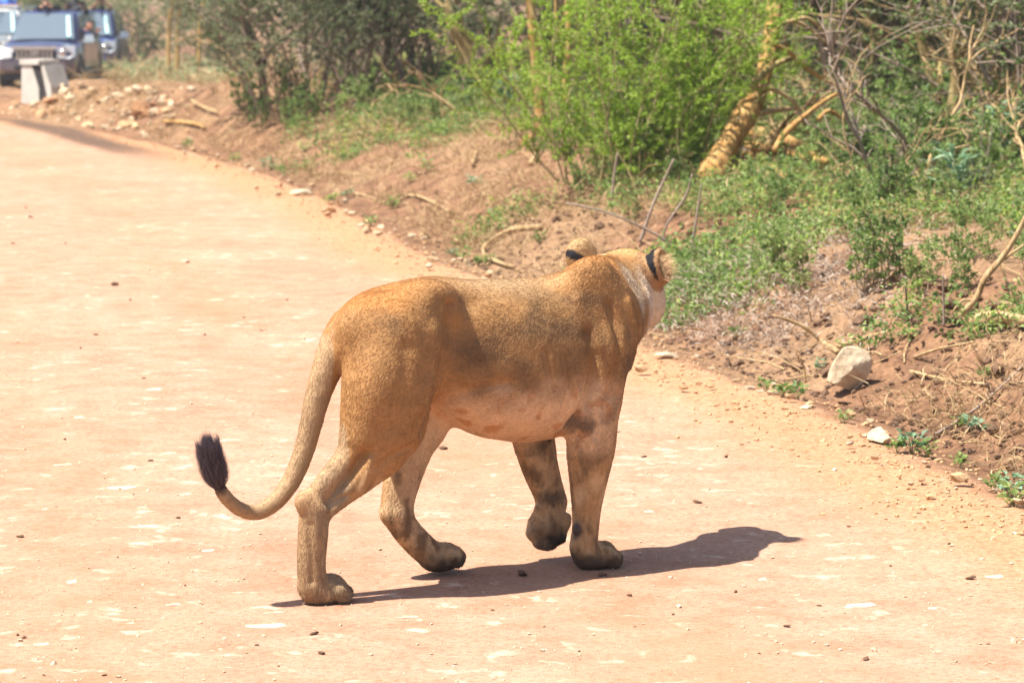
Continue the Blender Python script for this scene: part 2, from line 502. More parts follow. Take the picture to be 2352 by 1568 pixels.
# bush floor: brown loam, dry straw litter
s1 = ramp(n, [(.3, (.10, .056, .034)), (.5, (.20, .112, .066)), (.7, (.30, .18, .105))]); l.new(mid.outputs['Fac'], s1.inputs['Fac'])
s2 = ramp(n, [(.3, (.55, .5, .45)), (.6, (1.1, 1.05, 1.0))]); l.new(fine.outputs['Fac'], s2.inputs['Fac'])
soil = mix(n, l, 1.0, s1.outputs['Color'], s2.outputs['Color'], 'MULTIPLY')
lf = ramp(n, [(.35, (.20, .125, .07)), (.6, (.42, .29, .16)), (.75, (.52, .38, .22))]); l.new(fine.outputs['Fac'], lf.inputs['Fac'])
lg = n.new('ShaderNodeMath'); lg.operation = 'MULTIPLY'; lg.inputs[1].default_value = .35; l.new(sp.outputs[1], lg.inputs[0])
soil = mix(n, l, lg.outputs[0], soil, lf.outputs['Color'])
allc = mix(n, l, sp.outputs[0], soil, road_c)
l.new(allc, b.inputs['Base Color'])
hm = n.new('ShaderNodeMath'); hm.operation = 'MULTIPLY_ADD'; hm.inputs[1].default_value = .55; l.new(fine.outputs['Fac'], hm.inputs[0]); l.new(grit.outputs['Fac'], hm.inputs[2])
bump(n, l, hm.outputs[0], .55, .012, b)
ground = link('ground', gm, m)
tag(ground, kind='structure')
# ------------------------------------------------------------------ the lioness
# ground contacts of the feet give her place and heading; every other joint lies in a plane parallel to her mid-plane
_rh = on_ground(738, 1384); _rf = on_ground(1362, 1304)
HEAD = math.atan2(_rf[1] - _rh[1], _rf[0] - _rh[0])
_fw = np.array([math.cos(HEAD), math.sin(HEAD), 0]); _lf = np.array([-math.sin(HEAD), math.cos(HEAD), 0])
LO = np.array([_rh[0], _rh[1], 0]) + 0.095 * _lf
def to_local(P):
    q = np.asarray(P, float) - LO
    return np.array([q @ _fw, q @ _lf, q[2]])
def L(px, py, v=0.0):
    """point seen at this pixel in the plane v metres to her right of the mid-plane; local (forward, left, up)"""
    d = ray(px, py); c = np.array([0, 0, CAM_H])
    t = ((LO - v * _lf - c) @ _lf) / (d @ _lf)
    return to_local(c + d * t)
def Lr(px, py, v, r):
    p = L(px, py, v); return (p[0], p[1], max(p[2], r * 0.9), r)

def build_lioness():
    B = Body((-0.48, -0.36, -0.01), (1.72, 0.42, 1.14), 0.0068)
    # trunk: back line and belly line read off the outline
    top = [L(x, y) for x, y in ((792, 742), (815, 710), (850, 676), (900, 651), (960, 638), (1010, 638), (1060, 645), (1120, 641), (1180, 640), (1240, 640), (1290, 638), (1340, 645), (1400, 680), (1450, 750))]
    bot = [L(x, y) for x, y in ((780, 850), (820, 880), (900, 905), (985, 930), (1040, 975), (1100, 1002), (1180, 1014), (1250, 1005), (1310, 984), (1370, 945), (1430, 880), (1460, 830))]
    ts = np.array(top); bs = np.array(bot)
    S = np.linspace(0.07, 1.17, 111)
    zt = np.interp(S, ts[:, 0], ts[:, 2]); zb = np.interp(S, bs[:, 0], bs[:, 2])
    W = np.interp(S, [0.07, 0.12, 0.2, 0.34, 0.46, 0.6, 0.78, 0.95, 1.05, 1.12, 1.17], [0.08, 0.115, 0.14, 0.148, 0.142, 0.172, 0.206, 0.192, 0.165, 0.13, 0.09])
    ker = np.ones(7) / 7
    sm = lambda a: np.convolve(np.pad(a, 3, mode='edge'), ker, mode='valid')
    zt, zb, W = sm(zt), sm(zb), sm(W)
    rnd = np.sqrt(np.clip(1 - np.clip((S[0] + .14 - S) / .14, 0, 1) ** 2, .0025, 1)) * np.sqrt(np.clip(1 - np.clip((S - S[-1] + .12) / .12, 0, 1) ** 2, .0025, 1))
    mid_ = (zt + zb) / 2; zt = mid_ + (zt - mid_) * rnd; zb = mid_ + (zb - mid_) * rnd; W = W * rnd
    def trunk(x, y, z):
        xx = x[:, 0, 0]
        T = np.interp(xx, S, zt)[:, None, None]; Bt = np.interp(xx, S, zb)[:, None, None]; w = np.interp(xx, S, W)[:, None, None]
        c = (T + Bt) / 2; hh = (T - Bt) / 2
        q = np.abs((z - c) / hh) ** 2.15
        # a little narrower along the spine, fuller at the belly
        ww = w * (1.0 - 0.16 * np.clip((z - c) / hh, -1, 1))
        e = ((np.abs(y) / ww) ** 2.15 + q) ** (1 / 2.15) - 1
        d = e * np.minimum(hh, ww)
        cap = np.maximum(S[0] - x, x - S[-1])
        return np.maximum(d, cap)
    B.apply((0.0, -0.24, 0.3), (1.26, 0.24, 1.12), trunk, 0.02)
    # hip bones and rump
    B.ell(L(985, 700, 0.105), (0.11, 0.065, 0.075), k=0.06)
    B.ell(L(985, 690, -0.085), (0.13, 0.06, 0.06), k=0.07)
    B.ell(L(850, 760, 0.065), (0.12, 0.085, 0.11), k=0.06)
    B.ell(L(850, 760, -0.065), (0.12, 0.085, 0.11), k=0.06)
    # right hind leg
    rt = [Lr(918, 775, .108, .128), Lr(898, 880, .126, .140), Lr(889, 960, .126, .122), Lr(872, 1020, .118, .098)]
    B.chain(rt, 0.045, sv=0.78)
    B.cone(L(972, 790, .125), L(935, 985, .125), .075, .055, 0.04, 0.85)       # front of the thigh
    B.cone(L(835, 880, .085), L(815, 1010, .1), .062, .05, 0.05, 0.8)       # hamstrings
    g = [Lr(890, 1000, .108, .088), Lr(838, 1068, .104, .074), Lr(785, 1120, .1, .056), Lr(738, 1164, .097, .045)]
    B.chain(g, 0.03, 0.85)
    B.cone(L(800, 1050, .1), L(712, 1140, .096), .042, .021, 0.025)          # Achilles tendon
    B.ell(L(701, 1152, .096), (.034, .028, .036), k=0.014)
    m = [Lr(722, 1170, .096, .047), Lr(719, 1225, .096, .047), Lr(715, 1290, .096, .044), Lr(717, 1340, .096, .045)]
    B.chain(m, 0.02, 0.95)
    paw(B, L(722, 1352, .095), 0.0, 0.155, 0.052)
    # left hind leg, swinging forward
    lt = [Lr(930, 790, -.085, .14), Lr(945, 880, -.10, .13), Lr(968, 960, -.105, .098)]
    B.chain(lt, 0.04, 0.8)
    g = [Lr(962, 960, -.105, .09), Lr(940, 1050, -.102, .066), Lr(922, 1120, -.1, .055), Lr(914, 1168, -.1, .049)]
    B.chain(g, 0.03, 0.9)
    B.cone(L(905, 1090, -.1), L(890, 1178, -.1), .028, .023, 0.02)
    m = [Lr(910, 1180, -.1, .048), Lr(936, 1220, -.1, .046), Lr(967, 1253, -.1, .046), Lr(992, 1274, -.1, .044)]
    B.chain(m, 0.02, 0.95)
    hanging_hind_paw(B)
    # shoulders
    B.ell(L(1362, 700, .098), (.115, .062, .160), k=0.06)
    B.ell(L(1335, 700, -.1), (.13, .06, .13), k=0.07)
    B.cone(L(1362, 650, .072), L(1384, 800, .132), .052, .085, 0.05, 0.85)
    B.cone(L(1384, 720, .05), L(1392, 850, .08), .09, .07, 0.05, 0.9)       # front of the chest
    # right front leg
    f = [Lr(1382, 800, .12, .098), Lr(1372, 905, .125, .088), Lr(1362, 960, .118, .087), Lr(1356, 1040, .106, .079), Lr(1351, 1110, .1, .062), Lr(1347, 1170, .097, .049), Lr(1345, 1212, .096, .045), Lr(1340, 1255, .096, .047)]
    B.chain(f, 0.03, 0.92)
    B.cone(L(1330, 850, .12), L(1318, 948, .125), .055, .034, 0.04, 0.8)      # triceps to elbow
    B.ell(L(1326, 1213, .11), (.018, .016, .020), k=0.008)                    # carpal pad
    paw(B, L(1347, 1276, .095), 0.0, 0.165, 0.06)
    # left front leg, lifted, paw folded back
    f = [Lr(1300, 840, -.1, .10), Lr(1226, 930, -.1, .086), Lr(1222, 985, -.098, .074), Lr(1237, 1060, -.094, .063), Lr(1255, 1115, -.09, .054), Lr(1267, 1148, -.088, .050)]
    B.chain(f, 0.03, 0.92)
    folded_paw(B)
    # neck
    nb = L(1365, 735, 0.0); hc = HEAD_C
    B.ell(L(1325, 672, .03), (.13, .085, .06), k=0.05)
    B.cone(nb, nb * 0.45 + hc * 0.55 + np.array([0, 0, -0.02]), .165, .125, 0.06)
    B.cone(nb * 0.45 + hc * 0.55 + np.array([0, 0, -0.02]), hc + np.array([-.03, 0, -.02]), .125, .105, 0.05)
    B.cone(nb + np.array([0.0, 0, -0.1]), hc + np.array([-.02, -.0, -.08]), .10, .07, 0.05)
    head(B)
    # tail
    tl = [(850, 730, .075), (802, 752, .064), (772, 795, .054), (757, 830, .050), (744, 865, .044), (725, 925, .038), (711, 985, .034), (695, 1045, .031), (668, 1105, .029), (632, 1152, .0265), (590, 1176, .0235), (550, 1168, .0215), (518, 1140, .0205), (500, 1108, .018), (490, 1075, .021), (485, 1048, .020), (482, 1025, .010)]
    B.chain([Lr(x, y, 0.0, r) for x, y, r in tl], 0.014)
    V, Fq = B.polygonize()
    V = relax(V, Fq, 1, 0.4)
    return V, Fq

def paw(B, p, yaw, length, wid):
    """planted paw; p = local point above the heel of the paw"""
    c, s_ = math.cos(yaw), math.sin(yaw)
    def P(f, l, z): return np.array([p[0] + c * f - s_ * l, p[1] + s_ * f + c * l, z])
    B.cone(P(0.0, 0, 0.045), P(length * .42, 0, 0.046), .043, .042, 0.02)
    B.ell(P(length * .28, 0, 0.030), (length * .46, wid, .032), k=0.02)
    for l, f in ((-.051, .44), (-.018, .60), (.018, .60), (.051, .44)):
        B.cone(P(length * .28, l * .6, .058), P(length * f - .008, l, .043), .020, .0225, 0.004)
        B.ell(P(length * f + .008, l, .027), (.028, .0165, .027), k=0.003)
def hanging_hind_paw(B):
    h = L(995, 1278, -.1); t = L(1052, 1272, -.1)
    ax = t - h; ax /= np.linalg.norm(ax)
    up = np.array([0, 0, 1.0]) - ax * ax[2]; up /= np.linalg.norm(up)
    lt_ = np.cross(up, ax)
    B.cone(h, h + ax * .05, .043, .043, 0.02)
    B.ell(h + ax * .045 - up * .008, (.075, .05, .036), M=[ax, lt_, up], k=0.02)
    for l, f in ((-.049, .066), (-.0175, .09), (.0175, .09), (.049, .066)):
        B.cone(h + ax * .03 + lt_ * l * .7 + up * .016, h + ax * (f - .012) + lt_ * l + up * .008, .021, .0235, 0.004)
        B.ell(h + ax * (f - .002) + lt_ * l - up * .008, (.028, .0165, .029), M=[ax, lt_, up], k=0.003)
    B.ell(h + ax * .02 - up * .035, (.035, .03, .014), M=[ax, lt_, up], k=0.01)
def folded_paw(B):
    w = L(1266, 1160, -.088); t = L(1248, 1262, -.088)
    ax = t - w; n = np.linalg.norm(ax); ax /= n
    back = np.array([-.80, -.58, 0.05]); back -= ax * (back @ ax); back /= np.linalg.norm(back)
    lt_ = np.cross(ax, back)
    B.cone(w, w + ax * .05, .046, .046, 0.02)
    B.ell(w + ax * .075, (.078, .066, .042), M=[ax, lt_, back], k=0.02)
    B.ell(w + ax * .075 + back * .036, (.036, .042, .016), M=[ax, lt_, back], k=0.008)      # big pad
    for l, f in ((-.050, .10), (-.018, .125), (.018, .125), (.050, .10)):
        B.cone(w + ax * .07 + lt_ * l * .85, w + ax * f + lt_ * l, .026, .022, 0.008)
        B.ell(w + ax * (f + .004) + lt_ * l + back * .018, (.020, .013, .013), M=[ax, lt_, back], k=0.005)
    B.ell(w + ax * .012 + lt_ * .028 + back * .036, (.018, .016, .016), k=0.006)            # carpal pad
    B.ell(w + ax * .045 - lt_ * .062 + back * .005, (.032, .018, .02), M=[ax, lt_, back], k=0.012)  # dew claw
# head frame: it looks away over the verge, turned well to her left
HEAD_C = to_local(at_depth(1438, 668, 10.62))
_hy = math.radians(76) - HEAD
H_F = np.array([math.cos(_hy), math.sin(_hy), -0.12]); H_F /= np.linalg.norm(H_F)
H_R = np.array([math.sin(_hy), -math.cos(_hy), 0.0])
H_U = np.cross(H_R, H_F)
def HP(f, r, u): return HEAD_C + H_F * f + H_R * r + H_U * u
HM = [H_F, H_R, H_U]
def _wdir(x, y, z):
    q = np.array([x, y, z], float); q /= np.linalg.norm(q)
    return np.array([q @ _fw, q @ _lf, q[2]])
EAR_R = to_local(at_depth(1517, 610, 10.57)); EAR_R_O = _wdir(.80, -.42, .22)
EAR_L = to_local(at_depth(1334, 586, 10.60)); EAR_L_O = _wdir(-.45, .88, .05)
def head(B):
    B.ell(HP(0, 0, .026), (.145, .12, .118), M=HM, k=0.03)
    B.cone(L(1372, 655, -.02), HP(-.06, -.03, .03), .10, .085, 0.04)
    B.ell(HP(.07, 0, .05), (.09, .085, .075), M=HM, k=0.03)
    for s_ in (-1, 1):
        B.ell(HP(.03, .072 * s_, -.045), (.085, .058, .078), M=HM, k=0.035)
        B.ell(HP(.16, .032 * s_, -.06), (.06, .042, .042), M=HM, k=0.02)
        B.ell(HP(.105, .055 * s_, .055), (.04, .03, .022), M=HM, k=0.02)
    B.cone(HP(.06, 0, .03), HP(.20, 0, -.025), .065, .042, 0.03)
    B.cone(HP(.03, 0, -.10), HP(.17, 0, -.115), .06, .036, 0.03)
    B.ell(HP(.215, 0, -.03), (.02, .032, .022), M=HM, k=0.012)
    for c, o, base in ((EAR_R, EAR_R_O, HP(-.01, .085, .07)), (EAR_L, EAR_L_O, HP(-.01, -.085, .07))):
        u = np.array([0, 0, 1.0]); u = u - o * (u @ o); u /= np.linalg.norm(u); w = np.cross(u, o)
        B.cone(base, c - u * .03 - o * .01, .045, .030, 0.03)
        B.ell(c, (.038, .060, .056), M=[o, u, w], k=0.02)
        B.ell(c + o * .030, (.046, .050, .046), M=[o, u, w], k=0.006, op='cut')

LV, LF = build_lioness()
LN = vert_normals(LV, LF)

def bump_strokes(V, N):
    """skin folds, tendons and muscle edges: ridges (+) and creases (-) along strokes"""
    out = np.zeros(len(V))
    def stroke(pts, v, amp, wid):
        P = np.array([L(x, y, v) for x, y in pts]); P = catmull(P, 24)
        side = V[:, 1] < 0.03
        Q = V[side]
        # distance measured in the plane seen from her right side
        best = np.full(len(Q), 9.0)
        for a, b in zip(P[:-1], P[1:]):
            a2, b2 = a[[0, 2]], b[[0, 2]]; ab = b2 - a2
            t = np.clip(((Q[:, [0, 2]] - a2) @ ab) / (ab @ ab + 1e-9), 0, 1)
            best = np.minimum(best, np.linalg.norm(Q[:, [0, 2]] - a2 - t[:, None] * ab, axis=1))
        w = amp * np.exp(-(best / wid) ** 2) * np.clip(-N[side][:, 1] * 1.6, 0, 1)
        out[side] += 1.5 * w
    stroke([(1375, 900), (1392, 830), (1398, 760), (1390, 700)], .15, -.010, .016)
    stroke([(1440, 700), (1452, 760), (1450, 830), (1432, 900)], .12, -.008, .012)
    stroke([(1425, 690), (1436, 760), (1430, 840)], .12, .007, .014)
    stroke([(1345, 760), (1352, 830), (1340, 900), (1312, 975)], .16, -.012, .016)
    stroke([(1290, 820), (1300, 900), (1292, 960)], .18, -.005, .014)
    stroke([(1250, 810), (1262, 890), (1262, 950)], .19, -.004, .014)
    stroke([(1030, 700), (1012, 780), (998, 860), (982, 930), (955, 985)], .14, -.014, .018)
    stroke([(985, 760), (975, 850), (958, 930)], .17, .007, .03)
    stroke([(920, 800), (905, 900), (890, 980)], .18, -.006, .03)
    stroke([(850, 830), (840, 930), (828, 1010)], .16, .005, .03)
    stroke([(752, 1150), (770, 1128), (800, 1085), (828, 1035)], .13, -.016, .015)
    stroke([(745, 1190), (750, 1160), (785, 1135)], .11, -.009, .010)
    stroke([(830, 1030), (832, 1080), (815, 1125)], .13, .006, .009)
    stroke([(700, 1200), (703, 1270), (705, 1330)], .1, -.004, .010)
    stroke([(925, 1020), (880, 1040), (855, 1070)], .14, -.006, .012)
    stroke([(1010, 690), (1050, 690), (1100, 700)], .15, -.006, .03)
    stroke([(1060, 920), (1110, 890), (1165, 880)], .17, -.006, .018)
    stroke([(1330, 690), (1345, 740), (1352, 790)], .15, .006, .02)
    stroke([(1345, 1010), (1350, 1090), (1345, 1160)], .13, .004, .014)
    stroke([(1335, 1225), (1338, 1262)], .12, -.005, .006)
    stroke([(1349, 1228), (1352, 1264)], .12, -.005, .006)
    return out
LV = LV + LN * (bump_strokes(LV, LN) + 0.0035 * fbm(LV * 14, 3, 3) * smooth01(LV[:, 2], .35, .5))[:, None]
LN = vert_normals(LV, LF)

def coat_colour(V, N):
    n1 = fbm(V * np.array([6, 9, 9]), 21, 4); n2 = fbm(V * 30, 5, 3); n3 = fbm(V * np.array([10, 14, 14]), 40, 4); n4 = fbm(V * np.array([34, 34, 16]), 44, 4)
    c = np.zeros((len(V), 3)); c[:] = (0.345, 0.180, 0.066)
    def blend(col, w):
        w = np.clip(w, 0, 1)[:, None]
        c[:] = c * (1 - w) + np.array(col) * w
    s, y, z = V[:, 0], V[:, 1], V[:, 2]
    # darker greyish saddle on the flanks, warm line along the spine
    blend((0.140, 0.080, 0.038), smooth01(n1 + 0.95 * np.exp(-((s - .8) / .45) ** 2) * np.exp(-((z - .74) / .2) ** 2), .3, 1.0) * .8)
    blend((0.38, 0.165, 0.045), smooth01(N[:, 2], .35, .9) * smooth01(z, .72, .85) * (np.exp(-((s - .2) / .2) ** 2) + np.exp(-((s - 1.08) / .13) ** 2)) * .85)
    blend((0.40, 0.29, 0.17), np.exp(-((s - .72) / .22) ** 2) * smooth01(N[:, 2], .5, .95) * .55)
    # pale belly with rusty spots
    belly = smooth01(z + .07 * n1, .665, .56) * smooth01(s, .38, .52) * smooth01(s, 1.14, 1.02) * smooth01(z, .36, .42)
    blend((0.62, 0.41, 0.24), belly * .95)
    sp = vnoise(V * 30, 77) + .5 * n2
    blend((0.42, 0.19, 0.07), belly * smooth01(sp, .2, .5) * .75)
    # inside of the legs pale
    inner = smooth01(N[:, 1] * np.where(y < 0, 1, -1), .2, .8) * smooth01(z, .6, .45)
    blend((0.56, 0.42, 0.27), inner * .7)
    # lower legs: mottled and muddy
    leg = smooth01(z, .5, .3) * (s > -.02)
    blend((0.50, 0.33, 0.17), leg * .5)
    blend((0.15, 0.088, 0.045), leg * smooth01(.5 * n3 + n4 + .4 * n2, -.05, .5) * .85)
    blend((0.60, 0.44, 0.27), leg * smooth01(-.6 * n3 - n4, .1, .45) * .45)
    hockz = L(705, 1160, .1)[2]
    blend((0.46, 0.22, 0.07), np.exp(-(np.linalg.norm(V - L(705, 1150, .1), axis=1) / .05) ** 2) * .9)
    shank = np.exp(-((s - L(716, 1250, .1)[0]) / .06) ** 2) * (y < 0) * smooth01(z, .33, .26)
    blend((0.28, 0.125, 0.042), shank * smooth01(n4 + .4 * n3, -.25, .1) * .9)
    blend((0.11, 0.06, 0.035), shank * smooth01(n4, .08, .3) * .85)
    mud = smooth01(z + .04 * n2 + .03 * n4, .072, .036) * (s > 0.0)
    blend((0.085, 0.055, 0.036), mud * .96)
    def spot(p, r, col, a=1.0):
        d = np.linalg.norm((V - p) / np.array(r), axis=1)
        blend(col, smooth01(d + 1.1 * n4 + .7 * n3 + .4 * n1 + .5 * n2, 1.3, .25) * a)
    spot(L(1335, 975, .17), (.05, .08, .05), (.10, .065, .042), .85)          # dark elbow stain
    spot(L(1400, 930, .17), (.05, .09, .05), (.13, .085, .05), .5)
    spot(L(1235, 1015, -.05), (.06, .08, .05), (.07, .048, .035), .9)
    spot(L(1320, 1060, .15), (.018, .06, .07), (.16, .09, .05), .6)
    spot(L(1312, 1118, .12), (.014, .04, .018), (.03, .025, .022), .95)
    spot(L(1326, 1213, .12), (.028, .03, .036), (.05, .042, .045), .95)
    spot(L(1266, 1140, -.06), (.06, .06, .035), (.08, .055, .04), .8)
    spot(L(985, 1282, -.1), (.13, .08, .035), (.07, .05, .035), .85)          # muddy left hind paw
    spot(L(1035, 1296, -.1), (.10, .09, .035), (.045, .034, .026), .95)
    spot(L(1252, 1250, -.05), (.09, .09, .06), (.13, .09, .065), .85)         # dried mud on the lifted paw
    spot(L(1275, 1240, -.04), (.05, .03, .05), (.04, .03, .024), .95)
    spot(L(1235, 1150, -.05), (.02, .03, .024), (.55, .42, .36), .9)
    spot(L(783, 800, .04), (.03, .03, .06), (.70, .55, .38), .8)              # pale fur beside the tail root
    spot(L(790, 855, .03), (.03, .04, .04), (.55, .33, .22), .7)
    # side of the neck, cheek and throat pale
    d = np.linalg.norm((V - HP(-.03, .09, -.05)) / np.array([.15, .15, .17]), axis=1)
    blend((0.66, 0.51, 0.35), smooth01(d + .2 * n1, 1.15, .6) * smooth01(s, 1.10, 1.17))
    d = np.linalg.norm((V - L(1452, 665, .05)) / np.array([.07, .10, .11]), axis=1)
    blend((0.62, 0.47, 0.31), smooth01(d + .2 * n1, 1.15, .6) * smooth01(s, 1.10, 1.17) * .85)
    blend((0.46, 0.28, 0.115), smooth01(np.linalg.norm((V - HP(.02, .0, .14)) / np.array([.15, .13, .07]), axis=1), 1.1, .6) * .8)
    # face marks for a view from the other side
    for sg in (-1, 1):
        spot(HP(.145, .05 * sg, .02), (.03, .03, .02), (.05, .035, .03), .8)
        spot(HP(.20, .03 * sg, -.075), (.05, .04, .035), (.72, .62, .5), .8)
    # ears: black band on the back, tan rim, orange inside
    for e, o, nm in ((EAR_R, EAR_R_O, 'r'), (EAR_L, EAR_L_O, 'l')):
        q = V - e; dist = np.linalg.norm(q, axis=1); ao = q @ o; nu = N @ o
        near = dist < .09
        up = q[:, 2]
        back = near & (nu < .25) & (ao < .012)
        if nm == 'r':
            bb = near & (nu < .35) & (ao < .02) & (up > -.072)
            c[bb] = (.012, .011, .012)
            rim = near & (ao > .013); c[rim] = (.42, .25, .115)
            
        else:
            w = q @ np.cross(np.array([0, 0, 1.0]), o)
            line = up + .55 * w * -1
            c[back] = (.44, .28, .13)
            band = back & (np.abs(up + .018 - .55 * w) < .016 + .004 * n2)
            c[band] = (.022, .02, .024)
        ins = near & (nu > .25) & (ao < .03); c[ins] = (.36, .20, .09)
    # tail: greyer towards the end, dark tuft
    tail = s < L(748, 860)[0]
    blend((0.36, 0.26, 0.155), tail * .6)
    tp = L(486, 1068); tuft = smooth01(np.linalg.norm((V - tp) / np.array([.11, .11, .10]), axis=1) + .25 * n2, 1.05, .7) * (s < L(540, 1100)[0])
    blend((0.035, 0.028, 0.032), tuft)
    c *= (1 + 0.16 * n2 + 0.10 * n3)[:, None]
    return np.clip(c, 0.005, 0.9)
LC = coat_colour(LV, LN)

mt, n_, l_, b_ = new_mat('lion_coat', 0.75, 0.25)
at_ = n_.new('ShaderNodeAttribute'); at_.attribute_name = 'Col'
tc_ = n_.new('ShaderNodeTexCoord')
ns_ = noise(n_, l_, 260, 3, 0.6, tc_.outputs['Object'])
l_.new(at_.outputs['Color'], b_.inputs['Base Color'])
bump(n_, l_, ns_.outputs['Fac'], 0.35, 0.003, b_)
mh, n_, l_, b_ = new_mat('lion_fur', 0.5, 0.22)
at_ = n_.new('ShaderNodeAttribute'); at_.attribute_name = 'Col'
l_.new(at_.outputs['Color'], b_.inputs['Base Color'])

lioness = empty('lioness', LO, HEAD)
tag(lioness, 'tan lioness walking away across the dirt road with a curled black-tufted tail', 'lioness')
me = mesh_from('body', LV, LF)
set_color(me, LC)
body = link('body', me, MATS['lion_coat'], lioness)

def sample_surface(V, Fq, N, C, n, weight=None):
    tri = np.concatenate([Fq[:, [0, 1, 2]], Fq[:, [0, 2, 3]]])
    A = np.linalg.norm(np.cross(V[tri[:, 1]] - V[tri[:, 0]], V[tri[:, 2]] - V[tri[:, 0]]), axis=1)
    if weight is not None: A = A * weight[tri].mean(1)
    t = RNG.choice(len(tri), n, p=A / A.sum())
    r1, r2 = np.sqrt(RNG.random(n)), RNG.random(n)
    w = np.stack([1 - r1, r1 * (1 - r2), r1 * r2], 1)[:, :, None]
    P = (V[tri[t]] * w).sum(1); Nn = (N[tri[t]] * w).sum(1); Cc = (C[tri[t]] * w).sum(1)
    return P, Nn / (np.linalg.norm(Nn, axis=1, keepdims=True) + 1e-9), Cc
def hair_object(name, P0, D0, D1, length, r0, cols, mat, parent, segs=4):
    """hairs that leave along D0 and bend towards D1"""
    n = len(P0)
    cu = bpy.data.hair_curves.new(name)
    cu.add_curves([segs] * n)
    t = np.linspace(0, 1, segs)
    pos = P0[:, None, :] + length[:, None, None] * (D0[:, None, :] * (t - .5 * t * t)[None, :, None] + D1[:, None, :] * (.5 * t * t)[None, :, None])
    cu.attributes['position'].data.foreach_set('vector', pos.astype(np.float32).ravel())
    ra = cu.attributes.get('radius') or cu.attributes.new('radius', 'FLOAT', 'POINT')
    rr = np.broadcast_to(np.asarray(r0)[..., None], (n,))[:, None] * (1 - .8 * t)[None, :] if np.ndim(r0) == 0 else r0[:, None] * (1 - .8 * t)[None, :]
    ra.data.foreach_set('value', rr.astype(np.float32).ravel())
    ca = cu.attributes.new('Col', 'FLOAT_COLOR', 'POINT')
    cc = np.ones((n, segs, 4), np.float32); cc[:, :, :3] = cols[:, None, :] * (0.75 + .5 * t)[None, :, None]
    ca.data.foreach_set('color', cc.ravel())
    cu.materials.append(mat)
    o = bpy.data.objects.new(name, cu); COL.objects.link(o)
    o.parent = parent
    return o
# short coat all over the body
P_, N_, C_ = sample_surface(LV, LF, LN, LC, 210000)
flow = np.zeros_like(P_); flow[:, 0] = -1.0; flow[:, 2] = -.35
lowleg = smooth01(P_[:, 2], .62, .45)[:, None]
flow = flow * (1 - lowleg) + np.array([-.25, 0, -1.0]) * lowleg
tl_ = P_[:, 0] < L(765, 820)[0]
flow[tl_] = (-.25, 0, -1.0)
hd = np.linalg.norm(P_ - HEAD_C, axis=1) < .2
flow[hd] = -H_F * .8 + np.array([0, 0, -.5])
flow = flow + .3 * np.stack([fbm(P_ * 7, 60 + i, 3) for i in range(3)], 1) + RNG.normal(0, .34, P_.shape)
flow -= N_ * (flow * N_).sum(1, keepdims=True)
flow /= np.linalg.norm(flow, axis=1, keepdims=True) + 1e-9
ln_ = 0.0095 * RNG.uniform(.6, 1.35, len(P_)) * (1 + .5 * smooth01(vnoise(P_ * 3, 9), .1, .6))
bel = smooth01(P_[:, 2], .50, .44) * smooth01(P_[:, 0], .45, .55) * (P_[:, 2] > .38)
ln_ = ln_ * (1 + .6 * bel)
C_ = C_ * RNG.uniform(.78, 1.24, len(P_))[:, None]
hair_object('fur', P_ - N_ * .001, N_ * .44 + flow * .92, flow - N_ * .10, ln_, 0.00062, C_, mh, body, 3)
# tail tuft
ax0 = L(505, 1120); ax1 = L(478, 1032)
nt = 9000
tt = RNG.beta(1.3, 1.2, nt)
cent = catmull([L(504, 1122), L(493, 1088), L(487, 1060), L(482, 1035)], 40)
Pc = cent[(tt * 39).astype(int)]
axd = cent[-1] - cent[0]; axd /= np.linalg.norm(axd)
Pc[:1800] = cent[RNG.integers(30, 40, 1800)]
rd = RNG.normal(size=(nt, 3)); rd -= axd * (rd @ axd)[:, None]; rd /= np.linalg.norm(rd, axis=1, keepdims=True)
ctf = np.array([.062, .050, .060]) * RNG.uniform(.4, 2.4, nt)[:, None] + np.array([.03, .012, 0]) * (RNG.random(nt) < .15)[:, None]
sp0 = np.where(np.arange(nt) < 1800, .25, 1.15)[:, None]
hair_object('tail_tuft', Pc + rd * .010, rd * sp0 + axd * .8, axd * 1.15 - rd * .22 + RNG.normal(0, .15, (nt, 3)), RNG.uniform(.022, .075, nt) * (1 - .25 * tt), .00042, ctf, mh, body, 5)
# long pale hairs inside the right ear
ne = 420
u_ = np.array([0, 0, 1.0]); u_ = u_ - EAR_R_O * (u_ @ EAR_R_O); w_ = np.cross(u_, EAR_R_O)
pe = EAR_R + np.outer(RNG.uniform(-.045, .03, ne), u_) + np.outer(RNG.uniform(-.035, .035, ne), w_) + EAR_R_O * .002
de = EAR_R_O * .9 + np.outer(RNG.uniform(-.5, .6, ne), u_) + np.outer(RNG.normal(0, .4, ne), w_)
hair_object('ear_hair', pe, de, de + RNG.normal(0, .35, (ne, 3)) - u_ * .3, RNG.uniform(.02, .05, ne), .0006, np.array([.72, .50, .28]) * RNG.uniform(.7, 1.2, ne)[:, None], mh, body, 5)
# dark eyes and nose leather, hidden from here by her turned head
for sg in (-1, 1):
    bm = bmesh.new(); bmesh.ops.create_uvsphere(bm, u_segments=16, v_segments=10, radius=.016)
    em = bpy.data.meshes.new('eye'); bm.to_mesh(em); bm.free()
    eo = link('eye', em, MATS.get('eye') or simple_mat('eye', (.16, .09, .02), (.05, .03, .01), 40, .12, .6), body)
    eo.location = HP(.137, .05 * sg, .022)
